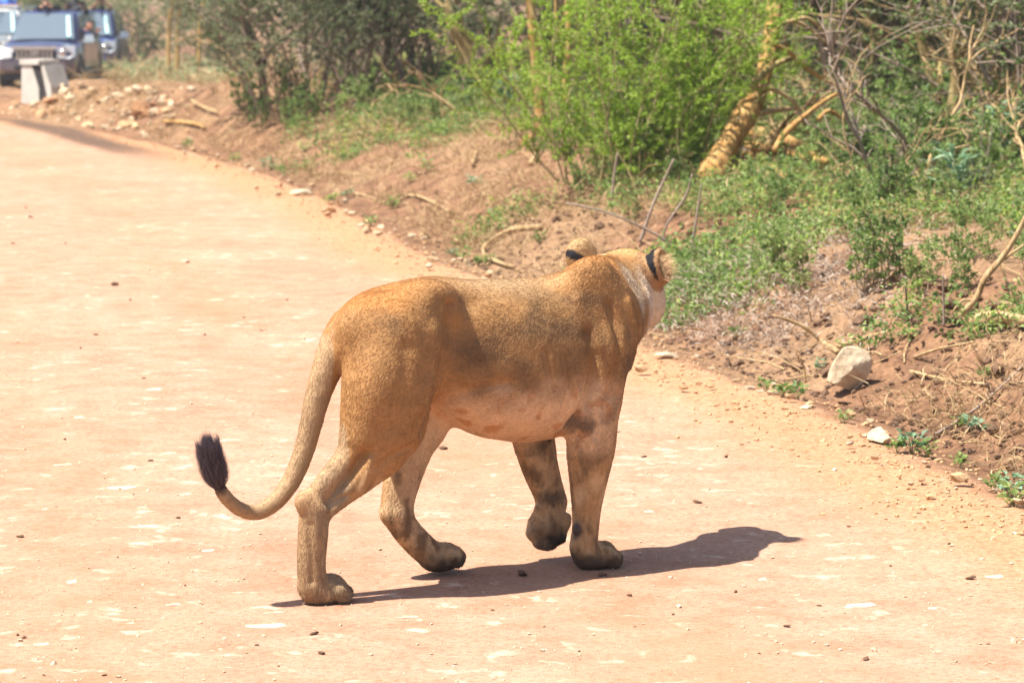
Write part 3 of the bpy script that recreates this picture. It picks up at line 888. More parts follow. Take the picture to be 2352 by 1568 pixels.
# ------------------------------------------------------------------ plants
leaf_mat('leaf_ground', (.085, .145, .038), (.19, .28, .075), (.40, .46, .17), .4)
leaf_mat('leaf_bush', (.20, .31, .035), (.31, .45, .06), (.48, .56, .13), .45)
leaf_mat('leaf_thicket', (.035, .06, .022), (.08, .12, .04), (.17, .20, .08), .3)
leaf_mat('leaf_acacia', (.085, .115, .05), (.16, .20, .09), (.28, .31, .16), .35)
leaf_mat('leaf_blue', (.10, .19, .10), (.17, .28, .155), (.30, .41, .26), .3)
leaf_mat('leaf_far', (.15, .19, .08), (.25, .30, .13), (.38, .42, .21), .35)
leaf_mat('leaf_dry', (.24, .15, .075), (.40, .28, .15), (.56, .43, .26), .2, .8, .1)
leaf_mat('leaf_grey', (.20, .14, .10), (.33, .25, .19), (.50, .42, .34), .15, .8, .1)
def bark(name, c0, c1, c2, sc=6.0, bd=.014):
    """stringy bark: long dark fissures, peeling paler plates"""
    m, n, l, b = new_mat(name, .9, .12)
    tc = n.new('ShaderNodeTexCoord'); mp = n.new('ShaderNodeMapping'); mp.inputs['Scale'].default_value = (3.2, 3.2, .8); l.new(tc.outputs['Object'], mp.inputs['Vector'])
    a = noise(n, l, sc, 6, .7, mp.outputs['Vector'], .6); f = noise(n, l, sc * 7, 4, .65, mp.outputs['Vector'])
    r = ramp(n, [(.33, c0), (.48, c1), (.66, c2)]); l.new(a.outputs['Fac'], r.inputs['Fac'])
    r2 = ramp(n, [(.3, (.5, .46, .42)), (.6, (1.08, 1.06, 1.04))]); l.new(f.outputs['Fac'], r2.inputs['Fac'])
    l.new(mix(n, l, 1.0, r.outputs['Color'], r2.outputs['Color'], 'MULTIPLY'), b.inputs['Base Color'])
    h = n.new('ShaderNodeMath'); h.operation = 'ADD'; l.new(a.outputs['Fac'], h.inputs[0]); l.new(f.outputs['Fac'], h.inputs[1])
    bump(n, l, h.outputs[0], .7, bd, b)
    return m
bark('bark_yellow', (.30, .17, .055), (.52, .33, .11), (.64, .47, .2))
bark('bark_olive', (.17, .125, .05), (.36, .28, .12), (.54, .45, .23))
simple_mat('bark_dark', (.045, .034, .025), (.11, .08, .055), 9, .9, .1, .5, .01)
bark('bark_orange', (.25, .12, .04), (.47, .27, .095), (.62, .43, .19))
bark('twig_tan', (.24, .15, .075), (.43, .30, .155), (.58, .44, .26), 9, .003)
simple_mat('twig_grey', (.18, .135, .105), (.36, .28, .22), 9, .9, .1, .3, .004)
simple_mat('twig_green', (.20, .16, .07), (.36, .30, .15), 9, .85, .2)

def unit(a): return a / (np.linalg.norm(a, axis=-1, keepdims=True) + 1e-9)
def leaf_arrays(P, D, size, width, rng, nrm=None, fold=.18, tone=None):
    """each leaf a folded diamond: base, side, tip, side"""
    n = len(P)
    D = unit(D)
    if nrm is None: nrm = rng.normal(size=(n, 3)) * .7 + np.array([0, 0, 1.0])
    side = unit(np.cross(D, nrm)); nn = np.cross(side, D)
    size = np.broadcast_to(size, (n,))[:, None]; width = np.broadcast_to(width, (n,))[:, None]
    v = np.stack([P, P + D * size * .45 + side * width * .5 + nn * size * fold, P + D * size, P + D * size * .45 - side * width * .5 + nn * size * fold], 1).reshape(-1, 3)
    f = np.arange(4 * n).reshape(n, 4)
    t = np.clip(rng.normal(.45, .22, n) if tone is None else tone, 0, 1)
    c = np.repeat(np.stack([t, t, t], 1), 4, axis=0)
    return v, f, c
def leaf_mesh(name, parts):
    v = np.concatenate([p[0] for p in parts]); c = np.concatenate([p[2] for p in parts])
    off = 0; fs = []
    for p in parts: fs.append(p[1] + off); off += len(p[0])
    me = mesh_from(name, v, np.concatenate(fs), False)
    set_color(me, c)
    return me
class Sticks:
    """many thin tapered branches gathered into one mesh"""
    def __init__(s, n=4): s.v = []; s.f = []; s.k = 0; s.n = n
    def add(s, pts, r0, r1):
        pts = np.asarray(pts, float); m = len(pts)
        v, f = tube_arrays(pts, np.linspace(r0, r1, m), s.n, False)
        s.v.append(v); s.f.append(np.array(f) + s.k); s.k += len(v)
    def mesh(s, name): return mesh_from(name, np.concatenate(s.v), np.concatenate(s.f), True)
def wander(p, d, length, n, rng, wob=.25, lift=0.0):
    pts = [np.array(p, float)]; d = np.array(d, float) / np.linalg.norm(d)
    for i in range(n):
        d = d + rng.normal(0, wob, 3) + np.array([0, 0, lift]); d /= np.linalg.norm(d)
        pts.append(pts[-1] + d * length / n)
    return np.array(pts), d

def bush_mesh(seed, h, spread, n_stem, n_twig, n_leaf, lsize, lwidth, wob=.2, tilt=.6, start=.25, lift=.02, droop=0.0, stem_r=.012, flat=0.0, foot=.12):
    """stems from one foot, twigs along them, leaves along the twigs; returns stick mesh, leaf mesh"""
    rng = np.random.default_rng(seed); st = Sticks(4); LP, LD = [], []
    for i in range(n_stem):
        az = rng.uniform(0, 2 * math.pi); tl = abs(rng.normal(0, tilt))
        d = np.array([math.cos(az) * tl, math.sin(az) * tl, 1.0])
        ln = h * rng.uniform(.65, 1.1)
        base = np.array([math.cos(az), math.sin(az), 0]) * rng.uniform(0, foot * spread)
        pts, _ = wander(base, d, ln, 8, rng, wob * .45, lift)
        r = stem_r * rng.uniform(.7, 1.3)
        st.add(pts, r, r * .25)
        for j in range(n_twig):
            t = rng.uniform(start, 1.0) * 8; k = min(int(t), 7); p = pts[k] + (pts[k + 1] - pts[k]) * (t - k)
            az2 = rng.uniform(0, 2 * math.pi)
            dd = unit(pts[k + 1] - pts[k]) * .6 + np.array([math.cos(az2), math.sin(az2), rng.uniform(-.2, .5) - droop]) * np.array([1, 1, 1 - flat])
            tw, dl = wander(p, dd, spread * rng.uniform(.22, .5), 4, rng, wob, -droop * .1)
            st.add(tw, r * .35, r * .1)
            q = rng.uniform(.15, 1.0, n_leaf) * 4; kk = np.minimum(q.astype(int), 3)
            LP.append(tw[kk] + (tw[kk + 1] - tw[kk]) * (q - kk)[:, None])
            LD.append(unit(tw[kk + 1] - tw[kk]) * .7 + rng.normal(0, .75, (n_leaf, 3)) * np.array([1, 1, 1 - .6 * flat]))
    LP = np.concatenate(LP); LD = np.concatenate(LD)
    tone = np.clip(.42 + .18 * fbm(LP * 3, seed, 2) + rng.normal(0, .2, len(LP)), 0, 1)
    lf = leaf_arrays(LP, LD, lsize * rng.uniform(.6, 1.3, len(LP)), lwidth * rng.uniform(.7, 1.2, len(LP)), rng, tone=tone)
    return st.mesh('stems'), leaf_mesh('foliage', [lf])

def zat(x, y): return float(height(np.array([x]), np.array([y]))[0])
def plant_thing(name, label, cat, group, loc, rz, sc, stem_me, leaf_me, stem_mat, leaf_mt, sname='stems', lname='foliage'):
    o = empty(name, loc, rz); o.scale = (sc, sc, sc * random.uniform(.92, 1.1))
    tag(o, label, cat, group)
    for nm_, me_, mt_ in ((sname, stem_me, stem_mat), (lname, leaf_me, leaf_mt)):
        k = link(nm_, me_, mt_, o)
        if me_.materials[0] != mt_:
            k.material_slots[0].link = 'OBJECT'; k.material_slots[0].material = mt_
    return o

# --- the bright feathery sapling beside the road
hb = hit(1462, 408)
sm_, lm_ = bush_mesh(5, 2.0, 1.0, 52, 17, 50, .036, .014, .24, .40, .06, .02, .03, .008, 0.0, .62)
plant_thing('acacia_sapling', 'bright yellow-green feathery bush behind the lioness, in front of the slim yellow trunks', 'bush', None, hb - np.array([0, 0, .03]), 0.4, 1.0, sm_, lm_, MATS['twig_green'], MATS['leaf_bush'])
sm2, lm2 = bush_mesh(9, 1.4, .75, 10, 8, 40, .034, .013, .24, .5, .1, .03, .03, .007, 0, .4)
for (x, y, sc, lab) in ((1205, 340, .95, 'small bright green sapling at the foot of the slim yellow trunk'), (1770, 275, 1.0, 'bright green leafy sapling growing against the leaning broken trunk')):
    p = hit(x, y)
    plant_thing('acacia_sapling', lab, 'bush', None, p - np.array([0, 0, .03]), x * .01, sc, sm2, lm2, MATS['twig_green'], MATS['leaf_bush'])

# --- thicket: dense dark bushes in depth
protos = []
for k in range(4):
    protos.append(bush_mesh(20 + k, 2.3 + .25 * k, 1.2, 22, 12, 26, .055, .03, .28, .5, .1, 0.0, .15))
twiggy = [bush_mesh(40 + k, 2.4, 1.3, 24, 12, 7, .05, .028, .34, .55, .06, 0.0, .2, .014, 0, .3) for k in range(3)]
spray = [bush_mesh(50 + k, 2.5, 1.9, 10, 22, 80, .046, .017, .2, .75, .40, -.02, .08, .017, .75) for k in range(3)]
rs = np.random.default_rng(3)
ok_px = lambda P: (P[0] / P[1] * F_PX + 1176)
def along_edge(t, off):
    """point off metres into the bush from the road edge at distance Y=t"""
    k = int(np.argmin(np.abs(EDGE[:, 1] - t))); k = min(max(k, 1), len(EDGE) - 2)
    tn = EDGE[k + 1] - EDGE[k - 1]; tn /= np.linalg.norm(tn)
    return EDGE[k] + off * np.array([tn[1], -tn[0]])
n_b = 0
for off0, step, jit, kinds in ((5.2, 1.1, .7, 'ttsd'), (6.8, 1.0, .8, 'tdt'), (8.6, 1.0, .9, 'ddt'), (11.0, 1.1, 1.1, 'dd'), (14.0, 1.5, 1.3, 'dd')):
    y = 13.5
    while y < 42:
        q = along_edge(y, off0 + rs.normal(0, jit))
        px = q[0] / q[1] * F_PX + 1176
        y += step * rs.uniform(.7, 1.3)
        if px > 3300 or px < 420 or (off0 < 6 and 1150 < px < 1850) or (off0 < 8 and px < 560): continue
        if off0 < 7.5 and 2090 < px < 2270: continue
        if off0 < 8.5 and px < 1180: kind = rs.choice(list('sst'))
        else: kind = rs.choice(list(kinds))
        loc = (q[0], q[1], zat(q[0], q[1]) - .05); rz = rs.uniform(0, 6.28); sc = rs.uniform(.85, 1.25)
        if kind == 'd':
            pr = protos[rs.integers(4)]
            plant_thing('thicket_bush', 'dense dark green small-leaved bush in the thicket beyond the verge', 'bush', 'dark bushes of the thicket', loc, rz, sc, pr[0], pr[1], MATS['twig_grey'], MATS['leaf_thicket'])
        elif kind == 't':
            pr = twiggy[rs.integers(3)]
            plant_thing('twiggy_bush', 'tangled grey bush of bare twigs with few leaves in the thicket', 'bush', 'bare twiggy bushes of the thicket', loc, rz, sc, pr[0], pr[1], MATS['twig_grey'] if n_b % 2 else MATS['twig_tan'], MATS['leaf_ground'])
        else:
            pr = spray[rs.integers(3)]
            plant_thing('spreading_acacia', 'grey-green thorn bush with flat spreading sprays above the grassy verge', 'bush', 'grey-green spreading thorn bushes', loc, rz, sc, pr[0], pr[1], MATS['twig_grey'], MATS['leaf_acacia'])
        n_b += 1
# feathery grey-green sprays that hang over the grass left of the yellow trunks
for (x, y, off, sc, kind) in ((640, 262, 0, .85, 0), (720, 232, 0, 1.0, 1), (830, 225, 0, 1.05, 2), (960, 235, 0, 1.0, 0), (780, 190, 0, 1.3, 0), (690, 180, 0, 1.2, 2), (905, 190, 0, 1.3, 1)):
    p = hit(x, y)
    plant_thing('spreading_acacia', 'grey-green thorn bush with flat spreading sprays above the grassy verge', 'bush', 'grey-green spreading thorn bushes', p - np.array([0, 0, .05]), x * .37, sc, spray[kind][0], spray[kind][1], MATS['twig_grey'], MATS['leaf_acacia'])

# --- low leafy shrubs on the verge
low = [bush_mesh(70 + k, .55, .42, 13, 6, 13, .045, .026, .3, .7, .05, 0, .1, .006) for k in range(4)]
y = 12.0; n_l = 0
while y < 33:
    for off in (1.4, 1.9, 2.4, 2.9, 3.5, 4.2, 4.9, 5.6):
        q = along_edge(y, off + rs.normal(0, .3)); px = q[0] / q[1] * F_PX + 1176
        if px > 2900 or px < 560: continue
        keep = smooth01(np.array([off]), 1.0, 3.2)[0] * (1.0 if px > 1750 else .6)
        if off < 2.4 and 19 < y < 34: keep *= .25
        if rs.random() > keep * .72: continue
        zz_ = zat(q[0], q[1]); py_ = 784 + F_PX * math.tan(math.atan((CAM_H - zz_) / q[1]) - PITCH)
        if 1560 < px < 1960 and 360 < py_ < 560: continue
        if 1950 < px < 2330 and 520 < py_ < 690: continue
        pr = low[rs.integers(4)]; s_ = rs.uniform(.5, 1.05) * (.75 + .12 * off)
        plant_thing('leafy_shrub', 'low mid-green leafy shrub on the verge between road and thicket', 'shrub', 'low leafy shrubs on the verge', (q[0], q[1], zat(q[0], q[1]) - .02), rs.uniform(0, 6.28), s_, pr[0], pr[1], MATS['twig_grey'], MATS['leaf_ground'] if n_l % 5 else MATS['leaf_acacia'])
        n_l += 1
    y += .55 + .022 * (y - 12)

# --- tall leafy weeds at the edge of the shade
tallw = [bush_mesh(110 + k, .75, .26, 7, 9, 9, .05, .03, .22, .28, .12, .04, .0, .006, 0, .5) for k in range(3)]
rw = np.random.default_rng(14); n_w = 0
for i in range(64):
    if i < 34: x, y = rw.uniform(560, 1130), rw.uniform(232, 320); y += (x - 560) * -.02
    elif i < 46: x, y = rw.uniform(1290, 1620), rw.uniform(380, 520)
    else: x, y = rw.uniform(1700, 2340), rw.uniform(420, 720)
    p = hit(x, y); pr = tallw[i % 3]
    plant_thing('tall_weed', 'upright leafy green weed in the grass below the thorn bushes' if i < 34 else ('upright leafy green weed under the bright feathery bush' if i < 46 else 'upright leafy green weed among the low shrubs beyond the bank'), 'weed', ('tall weeds below the thorn bushes', 'tall weeds under the bright bush', 'tall weeds among the shrubs')[0 if i < 34 else 1 if i < 46 else 2], p - np.array([0, 0, .02]), i * 2.1, rw.uniform(.4, .8) * (1.0 if i < 34 else .8), pr[0], pr[1], MATS['twig_green'], MATS['leaf_ground'])
# --- ground cover: uncountable leaves, dry grass and dead weeds
def verge_points(n, rng, dlo=.35, dhi=9.0, ylo=10.5, yhi=46):
    u = rng.random(n); Y = ylo * (yhi / ylo) ** u
    k = np.searchsorted(EDGE[:, 1], Y); k = np.clip(k, 1, len(EDGE) - 2)
    tn = unit(EDGE[k + 1] - EDGE[k - 1]); off = dlo + (dhi - dlo) * rng.random(n) ** 1.25
    P = EDGE[k] + off[:, None] * np.stack([tn[:, 1], -tn[:, 0]], 1) + rng.normal(0, .05, (n, 2))
    return P[:, 0], P[:, 1]
rg = np.random.default_rng(17)
gx, gy = verge_points(46000, rg)
dd = edge_dist(gx, gy)
p3 = np.stack([gx, gy, 0 * gx], 1)
cov = 1.25 * fbm(p3 * 1.3, 90, 4) + .42 * smooth01(dd, .7, 2.6) - .10
cov -= .35 * smooth01(gy, 18, 21) * smooth01(gy, 34, 30) * smooth01(dd, 3.0, 1.2)
def patch(px, py, r, amt):
    q = hit(px, py); global cov
    cov = cov + amt * np.exp(-(((gx - q[0]) ** 2 + ((gy - q[1]) * .6) ** 2) / r ** 2))
for a in ((2150, 560, .55, -.7), (2030, 640, .45, -.5), (1180, 330, 1.0, -.5), (1000, 470, 1.2, -.6), (1300, 520, .8, -.4), (1850, 800, .5, -.6), (2050, 740, .3, .6), (2250, 800, .35, .6), (1620, 640, .6, .7), (850, 290, 1.6, .28), (640, 330, 1.6, -.5), (1500, 480, 1.2, .4), (1980, 480, 1.0, .3), (2200, 940, .45, -1.0), (2310, 1010, .5, -1.0), (2050, 900, .4, -.9), (2330, 900, .35, -.5), (1760, 385, .45, -.9)):
    patch(*a)
keep = cov > rg.uniform(-.12, .22, len(gx))
keep &= (dd > .35) & ~((gx < -2.5) & (gy > 33))
gx, gy, dd = gx[keep], gy[keep], dd[keep]
gz = height(gx, gy)
def cover(name, mat, sel, per, hgt, size, wid, label, cat, seed, spread=.75):
    rng = np.random.default_rng(seed)
    X, Y, Z = gx[sel], gy[sel], gz[sel]; n = len(X); m = n * per
    H = np.repeat(hgt * rng.uniform(.4, 1.3, n) * (1 + .018 * (Y - 12)), per)
    C = np.repeat(np.stack([X, Y, Z], 1), per, axis=0)
    az = rng.uniform(0, 2 * math.pi, m); rr = np.sqrt(rng.random(m)) * spread * H; zz = rng.random(m) ** .8 * H
    P = C + np.stack([np.cos(az) * rr, np.sin(az) * rr, zz + .004], 1)
    D = np.stack([np.cos(az), np.sin(az), rng.uniform(-.3, .9, m)], 1) + rng.normal(0, .4, (m, 3))
    gs = np.repeat(1 + .022 * (Y - 12), per)
    tone = np.clip(np.repeat(rng.normal(.45, .18, n), per) + rng.normal(0, .16, m), 0, 1)
    me = leaf_mesh(name, [leaf_arrays(P, D, size * gs * rng.uniform(.6, 1.3, m), wid * gs * rng.uniform(.7, 1.2, m), rng, tone=tone)])
    o = link(name, me, mat)
    tag(o, label, cat, kind='stuff')
r_ = rg.random(len(gx))
cover('ground_cover', MATS['leaf_ground'], r_ < .80, 13,   .115, .030, .020, 'small green leaves covering the ground of the verge', 'ground cover', 31)
cover('fresh_grass', MATS['leaf_bush'], (r_ > .80) & (r_ < .9), 9, .12, .06, .008, 'fresh bright green grass blades among the ground cover', 'grass', 32, .5)
# dry grass and litter everywhere on the verge
gx, gy = verge_points(9000, rg, .3, 7.5); dd = edge_dist(gx, gy); gz = height(gx, gy)
kp = fbm(np.stack([gx, gy, 0 * gx], 1) * .8, 95, 3) > .02; gx, gy, gz = gx[kp], gy[kp], gz[kp]
cover('dry_grass', MATS['leaf_dry'], np.ones(len(gx), bool), 8, .09, .14, .006, 'straw-coloured dry grass and stalks lying over the verge', 'dry grass', 33, .9)
# grey dead weeds behind the lioness's head
def clump(px, py, n, rx, ry, rng):
    q = hit(px, py)
    return q[0] + rng.normal(0, rx, n), q[1] + rng.normal(0, ry, n)
ax_, ay_ = [], []
for a in ((1640, 690, 130, .3, .7), (1780, 730, 150, .3, .6), (1930, 690, 90, .25, .6), (1720, 640, 80, .3, .7), (2040, 560, 50, .3, .6)):
    x_, y_ = clump(*a, rg); ax_.append(x_); ay_.append(y_)
gx, gy = np.concatenate(ax_), np.concatenate(ay_); dd = edge_dist(gx, gy); kp = dd > .3; gx, gy = gx[kp], gy[kp]; gz = height(gx, gy)
cover('dead_weeds', MATS['leaf_grey'], np.ones(len(gx), bool), 12, .10, .055, .006, 'pale grey dead weeds tangled on the verge behind the lioness', 'dead weeds', 34, 1.0)

# --- weeds growing on the bare soil and along the gravel edge, each a plant
weed = []
for k in range(3):
    rng = np.random.default_rng(200 + k); m = 26
    az = rng.uniform(0, 6.28, m); t = rng.random(m)
    P = np.stack([np.cos(az) * .05 * t, np.sin(az) * .05 * t, .015 + .07 * rng.random(m)], 1)
    D = np.stack([np.cos(az), np.sin(az), rng.uniform(.0, .8, m)], 1)
    lfm = leaf_mesh('leaves', [leaf_arrays(P, D, .048 * rng.uniform(.6, 1.2, m), .03, rng, nrm=np.tile([0, 0, 1.0], (m, 1)) + rng.normal(0, .3, (m, 3)))])
    st = Sticks(4)
    for j in range(6): st.add([[0, 0, -.01], P[j] * .6, P[j]], .0025, .0012)
    weed.append((st.mesh('stems'), lfm))
weeds_edge = [(2095, 1042), (2130, 1052), (2205, 1074), (2285, 1128), (2320, 1140), (1800, 912), (1832, 916), (1938, 970), (2235, 1000), (1760, 900), (2330, 1165), (2060, 1040)]
weeds_soil = [(1040, 588), (1062, 600), (1100, 612), (1125, 610), (620, 392), (640, 398), (430, 342), (540, 372), (800, 455), (850, 520), (1240, 560), (1340, 480), (1090, 430), (700, 350), (2210, 985), (2260, 870), (1880, 850), (1690, 780), (940, 420), (980, 395), (1130, 500), (1190, 470), (905, 480), (760, 470)]
for i, (x, y) in enumerate(weeds_edge + weeds_soil):
    p = hit(x, y); w = weed[i % 3]; e_ = i < len(weeds_edge)
    s_ = random.uniform(.55, .95) * max(1.0, p[1] / 20)
    plant_thing('weed', 'small green broad-leaved weed at the gravel edge beside the brown bank' if e_ else 'small green weed growing on bare brown soil of the verge', 'weed', 'weeds along the gravel edge' if e_ else 'weeds on the bare soil', p, i * 1.3, s_, w[0], w[1], MATS['twig_green'], MATS['leaf_ground'] if i % 4 else MATS['leaf_blue'], lname='leaves')
# blue-green thistle-like plants and big soft leaves
thb = []
rng = np.random.default_rng(260); m = 60
az = rng.uniform(0, 6.28, m); P = np.stack([np.cos(az) * .03, np.sin(az) * .03, .02 + .3 * rng.random(m)], 1)
D = np.stack([np.cos(az), np.sin(az), rng.uniform(.1, .6, m)], 1)
lfm = leaf_mesh('leaves', [leaf_arrays(P, D, .22 * rng.uniform(.5, 1.2, m), .05, rng, nrm=np.tile([0, 0, 1.0], (m, 1)))])
st = Sticks(5); st.add([[0, 0, -.02], [.01, 0, .16], [0, .01, .34]], .009, .004)
thm = st.mesh('stems')
for (x, y, s_, lab) in ((2190, 480, 1.0, 'blue-green broad plant in front of the patch of bare soil'), (2300, 395, 1.3, 'blue-green broad plant below the hanging thorny branches'), (1165, 262, 1.2, 'big-leaved blue-green plant left of the slim yellow trunk'), (1985, 590, .45, 'pale blue-green rosette on the bare soil patch')):
    plant_thing('broad_plant', lab, 'plant', None, hit(x, y), x, s_, thm, lfm, MATS['twig_green'], MATS['leaf_blue'], lname='leaves')
# ------------------------------------------------------------------ trees
crowns = [bush_mesh(300 + k, 1.7, 2.0, 12, 12, 30, .075, .035, .3, 1.0, .2, -.01, .1, .02, .4) for k in range(3)]
def px_path(pts, Y, dys=None):
    return np.array([at_depth(x, y, Y + (dys[i] if dys else 0)) for i, (x, y) in enumerate(pts)])
def tree(name, label, trunk_px, r_px, bark, branches=(), group=None, crown=0, base=None, top_z=3.6, cat='tree', csc=1.0):
    """trunk_px from the foot up; the foot stands on the ground, the rest rises in its own plane"""
    B0 = hit(*trunk_px[0]) if base is None else np.array(base)
    Y = B0[1]; ppm = F_PX / Y
    P = px_path(trunk_px, Y); P[0] = B0 - np.array([0, 0, .08])
    d = unit(P[-1] - P[-2]); d = unit(d + np.array([0, 0, .8]))
    up = [P[-1] + d * (top_z - P[-1][2]) * t for t in (.35, .7, 1.0)]
    Pt = catmull(np.vstack([P, up]), 26); r = np.linspace(r_px / ppm, r_px / ppm * .55, 26) * (1 + .10 * vnoise(Pt * 5, 3))
    r[0] *= 1.35; r[1] *= 1.12
    o = empty(name, B0); tag(o, label, cat, group)
    v, f = tube_arrays(Pt - B0, r, 10)
    link('trunk', mesh_from('trunk', v, f), bark, o)
    for (bp, br) in branches:
        Q = px_path(bp, Y, [.0] + [random.uniform(-.15, .25) for _ in bp[1:]]); Q = catmull(Q - B0, 14)
        v, f = tube_arrays(Q, np.linspace(br / ppm, br / ppm * .5, 14), 8)
        link('branch', mesh_from('branch', v, f), bark, o)
    if crown is not None:
        c = crowns[crown]
        for nm, me_, mt_ in (('limbs', c[0], bark), ('crown', c[1], MATS['leaf_acacia'])):
            k = link(nm, me_, mt_, o); k.location = Pt[-1] - B0 - np.array([0, 0, .25]); k.scale = (csc,) * 3
    return o
MB_ = MATS
tree('yellow_tree', 'slim straight yellow-barked trunk rising out of the bright green bush', [(1243, 305), (1238, 220), (1228, 120), (1216, -30)], 14, MB_['bark_yellow'], [([(1232, 150), (1270, 90), (1300, 20)], 4)], crown=0)
tree('yellow_tree', 'thinner yellow trunk close behind the slim straight one', [(1302, 268), (1300, 180), (1306, 90), (1303, -30)], 9, MB_['bark_yellow'], [([(1305, 110), (1280, 60), (1275, -10)], 4)], crown=1)
tree('crooked_tree', 'thick crooked trunk with peeling yellow-brown bark in the shade', [(1120, 232), (1098, 160), (1060, 90), (1040, 30), (1042, -30)], 24, MB_['bark_olive'], [([(1045, 40), (1010, 10), (985, -30)], 7), ([(1100, 170), (1135, 110), (1150, 30)], 8)], crown=2)
tree('dark_tree', 'thin dark upright trunk under the grey-green thorn bushes', [(888, 205), (888, 140), (890, 60), (884, -30)], 10, MB_['bark_dark'], crown=0)
tree('dark_tree', 'dark trunk beside a pale gap in the shaded thicket', [(812, 180), (806, 120), (815, 40), (820, -20)], 12, MB_['bark_dark'], [([(810, 110), (780, 70), (760, 20)], 5)], crown=1)
tree('dark_tree', 'forked dark trunk of the thorn bush at the end of the grassy bank', [(606, 245), (603, 190), (596, 140), (570, 60), (560, -20)], 10, MB_['bark_dark'], [([(600, 165), (625, 110), (690, 70)], 5), ([(596, 150), (540, 90), (500, 60)], 4)], crown=None)
tree('dark_tree', 'dark leaning trunk just left of the crooked yellow-brown one', [(1000, 200), (985, 120), (968, 40), (960, -20)], 9, MB_['bark_dark'], crown=2)
tree('forked_tree', 'pale olive trunk forking into two upright limbs at the thicket edge', [(2188, 350), (2186, 285), (2194, 220), (2196, 140), (2180, 70), (2168, -20)], 17, MB_['bark_olive'], [([(2196, 140), (2226, 80), (2232, -20)], 10), ([(2182, 75), (2150, 40), (2130, -10)], 5)], crown=0)
tree('pale_tree', 'pale greenish-yellow double trunk half hidden behind leaves', [(2160, 300), (2150, 220), (2130, 150), (2112, 80), (2095, -20)], 13, MB_['bark_olive'], [([(2152, 235), (2160, 190), (2158, 120)], 10)], crown=1)
tree('pale_tree', 'slender tan trunk crossing the dark thicket left of the forked tree', [(2010, 250), (2000, 180), (2005, 90), (1985, -20)], 7, MB_['bark_olive'], crown=2)
tree('pale_tree', 'slim leaning trunk with rough olive bark above the fallen branches', [(2090, 235), (2060, 120), (2010, 30), (1985, -30)], 8, MB_['bark_olive'], crown=0)
tree('dark_tree', 'dark trunk standing behind hanging thorny twigs by the thicket end', [(2290, 310), (2280, 200), (2300, 90), (2296, -20)], 11, MB_['bark_dark'], crown=1)
tree('dark_tree', 'stout dark trunk in the gloom behind the broken leaning trunk', [(1905, 260), (1900, 150), (1880, 60), (1870, -20)], 13, MB_['bark_dark'], crown=2)
# canopy trees of the thicket: their crowns keep its inside dark
dense = [bush_mesh(320 + k, 1.5, 2.3, 15, 15, 30, .12, .06, .3, 1.1, .15, -.01, .1, .025, .4) for k in range(2)]
rc = np.random.default_rng(66); n_c = 0
for off0, step in ((6.6, 2.3), (9.3, 2.2), (12.5, 2.4)):
    yy = 14.0
    while yy < 44:
        q = along_edge(yy, off0 + rc.normal(0, .5)); px = q[0] / q[1] * F_PX + 1176; yy += step * rc.uniform(.8, 1.25)
        if px < 720 or px > 3200: continue
        zb = zat(q[0], q[1]); o = empty('canopy_tree', (q[0], q[1], zb), rc.uniform(0, 6.28)); h_ = rc.uniform(1.7, 2.4)
        tag(o, 'rough dark trunk with a broad leafy crown inside the thicket', 'tree', 'canopy trees of the thicket')
        pts, _ = wander((0, 0, -.1), (rc.normal(0, .2), rc.normal(0, .2), 1), h_ + .2, 7, rc, .12, .05)
        r_ = rc.uniform(.035, .085); v, f = tube_arrays(pts, np.linspace(r_, r_ * .6, 8), 8)
        link('trunk', mesh_from('trunk', v, f), MATS['bark_olive'] if n_c % 3 == 0 else MATS['bark_dark'], o)
        c = dense[n_c % 2]
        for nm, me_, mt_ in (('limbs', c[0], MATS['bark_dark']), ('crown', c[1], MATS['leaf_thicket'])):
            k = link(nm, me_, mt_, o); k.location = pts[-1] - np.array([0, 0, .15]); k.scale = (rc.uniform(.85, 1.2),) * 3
        n_c += 1
for i, (x, lab) in enumerate(((388, 'far yellow trunk beyond the pale grass'), (408, 'thin far yellow trunk next to a thicker one beyond the pale grass'), (458, 'far pale trunk at the edge of the grey-green thorn bushes'))):
    g0 = np.array([(x - 1176) / F_PX * 80, 80, 0.1]); g0[2] = zat(g0[0], g0[1])
    yb = 120
    tree('far_tree', lab, [(x - 6, yb), (x + 1, 60), (x + 9, 0)], 5, MB_['bark_yellow'], base=g0, crown=i % 3, top_z=4.2, csc=1.6)
# far hedge behind the cars
rs = np.random.default_rng(77)
for i in range(15):
    X = -18 + 17.0 * i / 14 + rs.normal(0, .4); Y = 90 + rs.normal(0, 3)
    pr = spray[i % 3] if i % 2 else protos[i % 4]
    plant_thing('hedge_bush', 'far grey-green bush in the hedge beyond the parked cars', 'bush', 'far bushes beyond the cars', (X, Y, zat(X, Y) - .1), rs.uniform(0, 6), rs.uniform(1.3, 1.9), pr[0], pr[1], MATS['twig_grey'], MATS['leaf_far'])
# pale grass between the cars and the hedge
rg = np.random.default_rng(78)
gx = rg.uniform(-14, -2.5, 5200); gy = rg.uniform(56, 88, 5200)
k_ = (gx > -6.6 - (gy - 60) * .05) | (gy > 76); gx, gy = gx[k_], gy[k_]; gz = height(gx, gy)
cover('far_grass', MATS['leaf_far'], rg.random(len(gx)) < .6, 8, .16, .12, .02, 'pale green grass beyond the rubble and the cars', 'grass', 79, .6)
cover('far_straw', MATS['leaf_dry'], rg.random(len(gx)) < .4, 7, .16, .14, .014, 'tall straw-coloured grass beyond the rubble', 'dry grass', 80, .6)

